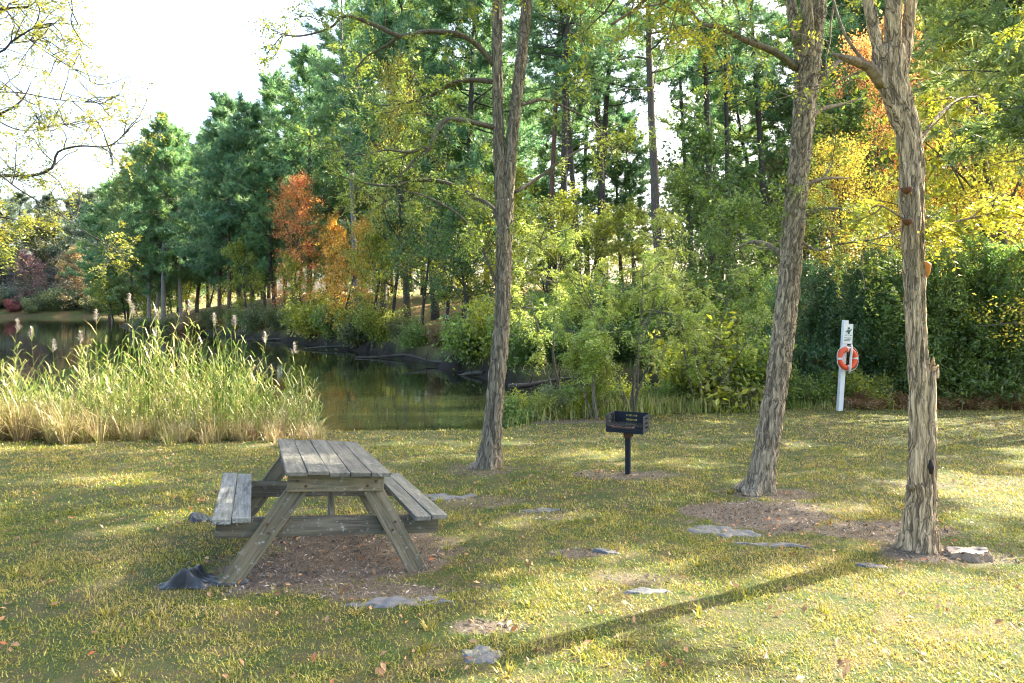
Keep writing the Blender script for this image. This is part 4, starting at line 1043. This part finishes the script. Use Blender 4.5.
evers([
    (775, 25.5, 4.6, 'ever_a', 'dark bushy evergreen behind the leaning lawn tree'),
    (806, 23.4, 4.6, 'ever_c', 'dark bushy evergreen left of the life ring post'),
    (842, 23.0, 4.6, 'ever_a', 'dark bushy evergreen right behind the life ring post'),
    (876, 22.8, 5.0, 'ever_b', 'dark evergreen between the life ring and the crooked tree'),
    (910, 22.5, 4.8, 'ever_c', 'dark evergreen hidden behind the crooked tree'),
    (946, 22.0, 5.0, 'ever_a', 'dark evergreen just right of the crooked tree'),
    (978, 22.4, 5.4, 'ever_b', 'dark evergreen, second right of the crooked tree'),
    (1008, 21.8, 5.0, 'ever_c', 'dark evergreen at the right end of the hedge row'),
    (1042, 21.6, 5.2, 'ever_a', 'dark evergreen cut by the right edge of the view'),
])
# trees to the right, outside the frame: they shade the lawn
def uvp(u, p): return .857 * u - .516 * p, .516 * u + .857 * p
for u_, p_, H_, arch, col, wide, nm, lab in ((23, 8.3, 10.6, 'fine_a', YEL, 1.2, 'autumn_tree', 'tall golden tree leaning in over the right edge of the lawn'),
        (15.4, 5.9, 17, 'pine_tall_c', PINY, 1.2, 'pine_tree', 'tall pine out of view to the right that shades the table'),
        (27, 10.8, 15, 'leafy_b', YGR, .9, 'leafy_tree', 'leafy tree beyond the right end of the evergreen hedge')):
    x_, y_ = uvp(u_, p_)
    plant(nm, arch, 0, y_, H_, col, lab, X=x_, rz=u_, wide=wide)

for u_, p_, H_, arch, lab in ((26.5, 9.2, 23, 'pine_tall_c', 'tall pine beyond the right edge, nearer the lawn, that streaks it with shade'), (30, 12.0, 24, 'pine_tall_a', 'tall pine beyond the right edge behind the other one'),
        (18.3, 6.6, 20, 'pine_full_b', 'broad pine out of view far to the right of the lawn')):
    x_, y_ = uvp(u_, p_)
    plant('pine_tree', arch, 0, y_, H_, PINY, lab, X=x_, rz=p_)

# second rank: the wood closes behind the slope
rb = random.Random(21)
GB = 'trees at the back of the wood'
k = 0
for px, Y in [(110, 120), (128, 122), (146, 118), (160, 124), (176, 116), (192, 120), (208, 112), (222, 118), (236, 110), (250, 114), (264, 106), (280, 112), (294, 104), (312, 108), (326, 98), (342, 102), (358, 92), (374, 96), (392, 88), (410, 90), (428, 80), (446, 84), (464, 76), (484, 78), (504, 70), (524, 74), (541, 66),
              (560, 70), (586, 68), (612, 74), (640, 80), (676, 70), (698, 66), (720, 68), (742, 62), (762, 58), (784, 60), (802, 52), (822, 56), (842, 60), (862, 50), (884, 54), (904, 48), (926, 52), (948, 44), (968, 48), (990, 42), (1012, 46), (1036, 40)]:
    gap = 530 < px < 790 and (k % 3 or 610 < px < 665)
    for H, arch, col in ((rb.uniform(9, 12) if not gap else 7, rb.choice(['leafy_a', 'leafy_d', 'leafy_b']), rb.choice([GRN, YGR, OLV, YGR, DGR])),) + (() if gap else ((rb.uniform(24, 29), rb.choice(['pine_full_a', 'pine_full_c', 'pine_tall_c']), rb.choice([PIN, PINB, PINY])),)):
        p = arch.startswith('pine')
        plant('pine_tree' if p else 'leafy_tree', arch, px + rb.uniform(-6, 6), Y + (6 if p else 0), H, col, 'tall pine deep in the wood behind the nearer trunks' if p else 'leafy green tree deep in the wood behind the nearer trunks', group='pines at the back of the wood' if p else 'leafy trees at the back of the wood', bark=BK_DARK, wide=1.2)
        k += 1

# ------------------------------------------------------------------ shrubs on the banks
G2 = 'shrubs on the bank across the cove'
rows = [(150, 86, 2.2, PAL), (172, 82, 2.4, OLV), (192, 78.6, 2.6, BRN), (212, 76.5, 2.4, OLV), (236, 71.5, 2.3, GRN), (258, 68, 2.6, PAL), (280, 63.5, 2.4, OLV), (298, 61, 3.0, PAL), (320, 57, 3.2, YGR), (338, 53.5, 2.8, GRN),
        (352, 51, 2.6, YGR), (366, 49, 2.4, OLV), (384, 47, 2.2, YGR), (400, 45, 1.8, OLV), (418, 41.5, 1.6, GRN), (440, 39.5, 1.5, BRN), (456, 37, 1.5, OLV), (484, 33.6, 2.6, GRN), (503, 31.5, 3.0, YGR)]
for k, (px, Y, H, col) in enumerate(rows):
    plant('shrub', ('bush_a', 'bush_b', 'bush_c')[k % 3], px, Y, H, col, 'leafy shrub on the bank across the cove', 'shrub', G2, parts=('stems', 'leaves'))
G3 = 'shrubs on the overhanging cove bank'
for k, (px, Y, H, col) in enumerate([(520, 29.4, 2.4, GRN), (548, 29.2, 2.0, DGR), (575, 29.0, 2.0, DGR), (600, 29.2, 1.9, DGR), (628, 29.0, 2.0, DGR), (655, 29.0, 2.2, GRN), (684, 28.8, 2.8, DGR), (712, 28.6, 3.0, YGR), (742, 28.4, 3.2, GRN), (772, 28.0, 2.8, DGR),
                                      (560, 31, 3.2, GRN), (610, 31.5, 3.2, DGR), (665, 31, 3.6, GRN), (720, 31, 3.8, GRN)]):
    plant('shrub', ('bush_b', 'bush_a')[k % 2], px, Y, H, col, 'green shrub on the dark bank behind the small tree', 'shrub', G3, wide=1.1, parts=('stems', 'leaves'))
G4 = 'weedy shrubs along the lawn edge'
for k, (px, Y, H, col) in enumerate([(516, 16.9, .8, GRN), (530, 17.2, .95, YGR), (548, 17.5, 1.0, PAL), (568, 18.0, .9, YGR), (588, 18.6, 1.0, PAL), (604, 19.2, .9, GRN), (618, 19.8, 1.0, YGR), (664, 20.3, 1.1, GRN), (690, 20.6, 1.8, PAL), (712, 21.2, 2.6, YGR), (735, 21.4, 2.6, GRN), (752, 21.0, 1.9, YGR), (726, 20.2, 1.0, OLV), (778, 21.2, 1.3, GRN),
                                      (800, 21.2, .9, OLV), (822, 21.4, 1.0, GRN), (862, 21.2, 1.3, YGR), (884, 21.0, .8, OLV)]):
    plant('shrub', ('bush_c', 'bush_a', 'bush_b')[k % 3], px, Y, H, col, 'weedy green shrub at the back edge of the lawn', 'shrub', G4, parts=('stems', 'leaves'))
G5 = 'reddish creepers along the foot of the evergreens'
for k, px in enumerate((862, 900, 925, 948, 972, 996, 1020)):
    plant('creeper', 'bush_c', px, 20.5 + .2 * (k % 2), .5, ((.30, .11, .05), (.24, .20, .06)), 'low reddish creeper at the foot of the dark evergreens', 'plant', G5, wide=1.9, parts=('stems', 'leaves'))

GL = 'fallen logs on the muddy bank'
for k, (px, py_, ln, a_) in enumerate(((395, 359, 5, 3.0), (430, 366, 3.5, 2.6), (345, 350, 6, 2.9), (462, 376, 2.6, 2.5), (270, 341, 6, 3.0), (545, 392, 2.8, .1), (600, 394, 2.6, -.1), (680, 395, 2.4, .15))):
    Y = 2311 / (py_ - 303) * 1.012; x = at(px, Y)
    m1 = MB(); w_ = walk(np.random.default_rng(900 + k), (-ln / 2 * math.cos(a_), -ln / 2 * math.sin(a_), .1), (math.cos(a_), math.sin(a_), .03), ln, 7, .07)
    tube(m1, w_, np.linspace(.11, .05, 8), 8)
    for q in (2, 4, 5): tube(m1, walk(np.random.default_rng(q + k), w_[q], (.3, -.3, .8), .7, 3, .3), [.03, .025, .015, .006], 5, cap=False)
    o = link('fallen_log', m1.mesh('fallen_log', True), M['bark'], None, (.055, .045, .035)); o.location = (x, Y, ZW + .08)
    tag(o, 'dark bare log lying on the muddy bank of the cove', 'log', GL)

# ------------------------------------------------------------------ small feathery trees behind the grill
def sapling(px, Y, H, spread, n, label, colors, seed, name='feathery_tree', leaves=4, tw=9):
    t = Lawn(seed); x = at(px, Y); z0 = gz(x, Y); g = t.rng
    for i in range(n):
        az = i * GA + seed; tilt = .06 + .42 * math.sqrt(i / max(1, n)); L = H * g.uniform(.8, 1.05) * (1 - .12 * tilt)
        w = walk(g, (x + .06 * math.cos(az), Y + .06 * math.sin(az), z0 - .1), (math.sin(tilt) * math.cos(az), math.sin(tilt) * math.sin(az), math.cos(tilt)), L, 10, .08, .0)
        tube(t.tb, w, np.linspace(.055 if i == 0 else .03, .008, 11), 7, cap=False)
        for b in range(6):
            q = g.integers(4, 11); a2 = g.uniform(0, 6.28)
            w2 = walk(g, w[q], (math.cos(a2), math.sin(a2), .35), spread * g.uniform(.4, 1.) * (1.15 - q / 16), 6, .15, -.01)
            tube(t.tb, w2, np.linspace(.016, .005, 7), 5, cap=False)
            t.twig(w2, tw, (.3, .75), 2, leaves, .0)
    return t.finish(name, (x, Y, z0), label, colors, (.24, .21, .15), .24, .040, 5)
FEA = ((.30, .42, .08), (.46, .48, .08))
sapling(632, 18.4, 5.6, 2.4, 6, 'small pale green feathery tree behind the grill', FEA, 205, leaves=2, tw=3)
sapling(700, 19.6, 4.6, 1.7, 4, 'feathery sapling between the small tree and the leaning tree', FEA, 206, leaves=2, tw=2)
sapling(594, 17.2, 2.6, .9, 2, 'thin low sapling just left of the grill', FEA, 207, leaves=3, tw=5)
sapling(560, 20.0, 4.8, 1.8, 3, 'feathery sapling right of the forked tree at the lawn edge', FEA, 208, leaves=2, tw=3)

# ------------------------------------------------------------------ reeds, grass, litter
def blades(mb, P, az, L, w, bend, lean, rng):
    """two-part blades: quad + tip"""
    n = len(P); d = np.stack([np.cos(az), np.sin(az), np.zeros(n)], -1); s = np.stack([-np.sin(az), np.cos(az), np.zeros(n)], -1)
    up = np.array([0, 0, 1.])
    L = np.asarray(L)[:, None]; w = np.asarray(w)[:, None]; lean = np.asarray(lean)[:, None]; bend = np.asarray(bend)[:, None]
    m = P + L * .55 * (up * np.cos(lean) + d * np.sin(lean)); l2 = lean + bend
    t = m + L * .45 * (up * np.cos(l2) + d * np.sin(l2))
    V = np.stack([P - s * w, P + s * w, m + s * w * .8, m - s * w * .8, t], 1).reshape(-1, 3)
    k = np.arange(n)[:, None] * 5
    mb.add(V, k + np.array([[0, 1, 2, 3]]), k + np.array([[3, 2, 4]]))

rng = np.random.default_rng(77)
def reed_stem(mb, x, y, H, rng, nl=9, lean=None):
    z = gz(x, y) - .05
    az = rng.uniform(0, 6.28); ln = rng.uniform(0, .16) if lean is None else lean
    n = 6; s = np.linspace(0, 1, n + 1)
    st = np.stack([x + math.cos(az) * ln * H * s ** 2, y + math.sin(az) * ln * H * s ** 2, z + H * s * (1 - .1 * ln)], -1)
    tube(mb, st, np.linspace(.007, .003, n + 1), 3, cap=False)
    k = np.linspace(.22, .97, nl); idx = k * n; i = np.minimum(idx.astype(int), n - 1)
    P = st[i] + (st[i + 1] - st[i]) * (idx - i)[:, None]
    a = np.where(np.arange(nl) % 2, az + .6, az + 3.5) + rng.normal(0, .7, nl)
    L = rng.uniform(.3, .6, nl) * (1.1 - .45 * k)
    blades(mb, P, a, L, rng.uniform(.008, .014, nl), rng.uniform(.2, 1.2, nl), rng.uniform(.35, 1.0, nl), rng)
    return st
def in_bed(n):
    out = []
    while len(out) < n:
        px = rng.uniform(-210, 318); Y = rng.uniform(12.9, 16.0)
        x = at(px, Y)
        if Y < 13.0 + .3 * math.sin(px * .05) + (.9 if px > 250 else 0) * rng.uniform(0, 1): continue
        out.append((x, Y, px))
    return out
def bed_h(px):
    return float(np.interp(px, [-40, 0, 40, 90, 125, 150, 190, 235, 270, 300, 320], [1.25, 1.35, 1.3, 1.45, 2.0, 2.15, 1.95, 1.85, 1.55, 1.2, .9]))
mb = MB()
for x, y, px in in_bed(1250): reed_stem(mb, x, y, bed_h(px) * rng.uniform(.45, 1.15) * (1 + .22 * math.sin(px * .13) * math.sin(px * .047 + 1)), rng, 9, rng.uniform(0, .3))
tag(link('reeds', mb.mesh('reeds'), M['reed']), 'tall green reeds growing at the water edge', 'reeds', kind='stuff')
mb = MB()
nt_ = 900; per_ = 24
px = rng.uniform(-210, 322, nt_); Y = 12.6 + rng.beta(1.1, 1.9, nt_) * 2.6 + .3 * np.sin(px * .06) + .25 * np.sin(px * .17 + 1); hh = rng.uniform(.35, 1.15, nt_) * np.interp(px, [-40, 50, 90, 140, 322], [1.2, 1.1, .9, .7, .5])
kp = rng.uniform(0, 1, nt_) < np.interp(px, [-40, 60, 100, 130, 200, 240, 322], [1, 1, .9, .5, .7, .75, .45])
px, Y, hh = px[kp], Y[kp], hh[kp]; x = (px - 512) / F * Y
x, Y, hh = [np.repeat(q, per_) for q in (x, Y, hh)]; n = len(x)
az_ = rng.uniform(0, 6.28, n); x = x + np.cos(az_) * .05; Y = Y + np.sin(az_) * .05
blades(mb, np.stack([x, Y, height(x, Y) - .03], -1), az_ + rng.normal(0, .5, n), hh * rng.uniform(.5, 1.15, n), rng.uniform(.004, .009, n), rng.uniform(.1, 1.4, n), np.abs(rng.normal(.32, .25, n)), rng)
tag(link('dry_grass', mb.mesh('dry_grass'), M['drygrass']), 'dry tan grass in front of the reeds', 'grass', kind='stuff')
# plumed reeds, one by one
PL = [(127, 296, 14.4), (134, 306, 14.2), (98, 312, 14.6), (152, 312, 14.6), (160, 330, 14.0), (186, 303, 14.5), (212, 316, 14.2), (240, 318, 14.4), (262, 334, 14.5), (10, 322, 13.8), (36, 330, 14.0), (58, 342, 14.2), (84, 334, 14.1), (298, 345, 14.8)]
plab = ['tallest plumed reed of the bed, near its middle', 'plumed reed right beside the tallest one']
for k, (px_, py_, Y_) in enumerate(PL):
    x_ = at(px_, Y_); top = CAMZ - (py_ - HOR) / F * Y_; z0 = gz(x_, Y_)
    o = empty('plumed_reed', (x_, Y_, z0))
    tag(o, plab[k] if k < 2 else 'reed with a pale feathery plume standing in the reed bed', 'reed', 'plumed reeds in the reed bed')
    m1 = MB(); st_ = reed_stem(m1, x_, Y_, top - z0 - .1, rng, 10, .05); m1.V = [v - [x_, Y_, z0] for v in m1.V]
    link('stalk', m1.mesh('stalk'), M['reed'], o)
    m2 = MB(); nn = 170; tt = rng.uniform(0, 1, nn); tip = st_[-1] - [x_, Y_, z0]; az_ = rng.normal(rng.uniform(0, 6.28), .9, nn)
    blades(m2, tip + np.stack([0 * tt, 0 * tt, tt * .24 - .05], -1), az_, rng.uniform(.06, .17, nn) * (1.15 - .6 * tt), np.full(nn, .0055), rng.uniform(.4, 1.5, nn), rng.uniform(.2, .8, nn), rng)
    link('plume', m2.mesh('plume'), M['plume'], o)

# lawn grass
def scatter(n, y0, y1, pw):
    Y = y0 + (y1 - y0) * rng.uniform(0, 1, n) ** pw
    X = rng.uniform(-1.1, 1.1, n) * Y
    return X, Y
mb = MB()
def lawn(n, y0, y1, pw, hl, hw, clump):
    X, Y = scatter(n // clump, y0, y1, pw)
    X = np.repeat(X, clump) + rng.normal(0, .018, (n // clump) * clump) * (1 + Y.mean() / 12); Y = np.repeat(Y, clump) + rng.normal(0, .018, (n // clump) * clump) * (1 + Y.mean() / 12)
    sd = lake_sd(X, Y)
    b = bare(X, Y); patch = .5 + .5 * wn(X, Y, 2.6, 11) * .6 + .2 * wn(X, Y, 7, 12)
    keep = (sd > .5) & (rng.uniform(0, 1, len(X)) > np.clip(b * 1.25 - .12, 0, 1)) & (rng.uniform(0, 1, len(X)) < .12 + 1.1 * patch + .25 * wn(X, Y, 15, 5)) & ~((X > 9) & (Y > 20.6)) & (Y < 21.5)
    X, Y, patch, b = X[keep], Y[keep], patch[keep], b[keep]; m = len(X)
    L = rng.uniform(*hl, m) * (.6 + .7 * patch) * (1 - .4 * b)
    blades(mb, np.stack([X, Y, height(X, Y) - .006], -1), rng.uniform(0, 6.28, m), L, rng.uniform(*hw, m), rng.uniform(.1, 1.2, m), np.abs(rng.normal(.75, .42, m)), rng)
lawn(310000, 2.9, 7.0, .85, (.018, .050), (.0018, .0034), 5)
lawn(190000, 6.6, 12, .9, (.026, .062), (.003, .0052), 5)
lawn(110000, 11.5, 21.5, .9, (.03, .075), (.006, .010), 4)
X, Y = scatter(130, 3.0, 11, .8); k = bare(X, Y) < .8; X, Y = np.repeat(X[k], 22), np.repeat(Y[k], 22); a_ = rng.uniform(0, 6.28, len(X)); X = X + np.cos(a_) * .03 * rng.uniform(0, 1.6, len(X)); Y = Y + np.sin(a_) * .03
blades(mb, np.stack([X, Y, height(X, Y) - .006], -1), a_, rng.uniform(.04, .11, len(X)), rng.uniform(.0025, .0055, len(X)), rng.uniform(.1, 1.2, len(X)), np.abs(rng.normal(.5, .3, len(X))), rng)
tag(link('grass', mb.mesh('grass'), M['grass']), 'short patchy green and straw coloured lawn grass', 'grass', kind='stuff')
# taller weeds along the lawn edge right of the forked tree
mb = MB(); n = 5000
px = rng.uniform(505, 780, n); Y = np.interp(px, [505, 600, 780], [16.9, 18.6, 20.8]) + rng.normal(0, .45, n); x = (px - 512) / F * Y
blades(mb, np.stack([x, Y, height(x, Y) - .02], -1), rng.uniform(0, 6.28, n), rng.uniform(.2, .7, n), rng.uniform(.006, .012, n), rng.uniform(.1, .9, n), np.abs(rng.normal(.25, .25, n)), rng)
n = 2500; px = rng.uniform(770, 1060, n); Y = 20.7 + rng.normal(0, .3, n); x = (px - 512) / F * Y
blades(mb, np.stack([x, Y, height(x, Y) - .02], -1), rng.uniform(0, 6.28, n), rng.uniform(.12, .4, n), rng.uniform(.006, .012, n), rng.uniform(.1, .9, n), np.abs(rng.normal(.3, .25, n)), rng)
tag(link('tall_grass', mb.mesh('tall_grass'), M['reed']), 'taller rough grass along the back edge of the lawn', 'grass', kind='stuff')

mb = MB(); X = rng.uniform(-60, 11, 90000); Y = rng.uniform(26, 92, 90000); sd = lake_sd(X, Y); k = (sd > .45) & (sd < 2.2) & (rng.uniform(0, 1, len(X)) < .45 + .5 * wn(X, Y, .8, 14)) & (Y > 25)
X, Y = X[k], Y[k]; n = len(X)
blades(mb, np.stack([X, Y, height(X, Y) - .03], -1), rng.uniform(0, 6.28, n), rng.uniform(.25, .8, n), rng.uniform(.012, .028, n), rng.uniform(.5, 1.9, n), np.abs(rng.normal(.55, .35, n)), rng)
tag(link('bank_grass', mb.mesh('bank_grass'), M['reed']), 'rough grass drooping over the far bank of the cove', 'grass', kind='stuff')

# chips on the bare soil and fallen leaves
mb = MB(); X, Y = scatter(120000, 3.0, 10.5, .9); b = bare(X, Y); k = rng.uniform(0, 1, len(X)) < b - .25
X, Y = X[k], Y[k]
leaf_quads(mb, np.stack([X, Y, height(X, Y) + .008], -1), .017, rng, .28, 1.6, .6)
tag(link('wood_chips', mb.mesh('wood_chips'), M['chips']), 'brown wood chips scattered over the bare soil', 'wood chips', kind='stuff')
mb = MB(); X, Y = scatter(12000, 3.0, 18, .8); k = (lake_sd(X, Y) > .8) & (rng.uniform(0, 1, len(X)) < .3 + .6 * np.clip(wn(X, Y, 1.1, 31), 0, 1) + .25 * bare(X, Y)); X, Y = X[k], Y[k]
leaf_quads(mb, np.stack([X, Y, height(X, Y) + .022], -1), .021, rng, .55, 1.6, .5)
X = rng.uniform(-50, 25, 9000); Y = rng.uniform(27, 80, 9000); k = (lake_sd(X, Y) > .8); X, Y = X[k], Y[k]
leaf_quads(mb, np.stack([X, Y, height(X, Y) + .03], -1), .07, rng, .55, 1.6, .5)
tag(link('fallen_leaves', mb.mesh('fallen_leaves'), M['fallen']), 'brown and orange leaves lying on the ground', 'leaves', kind='stuff')
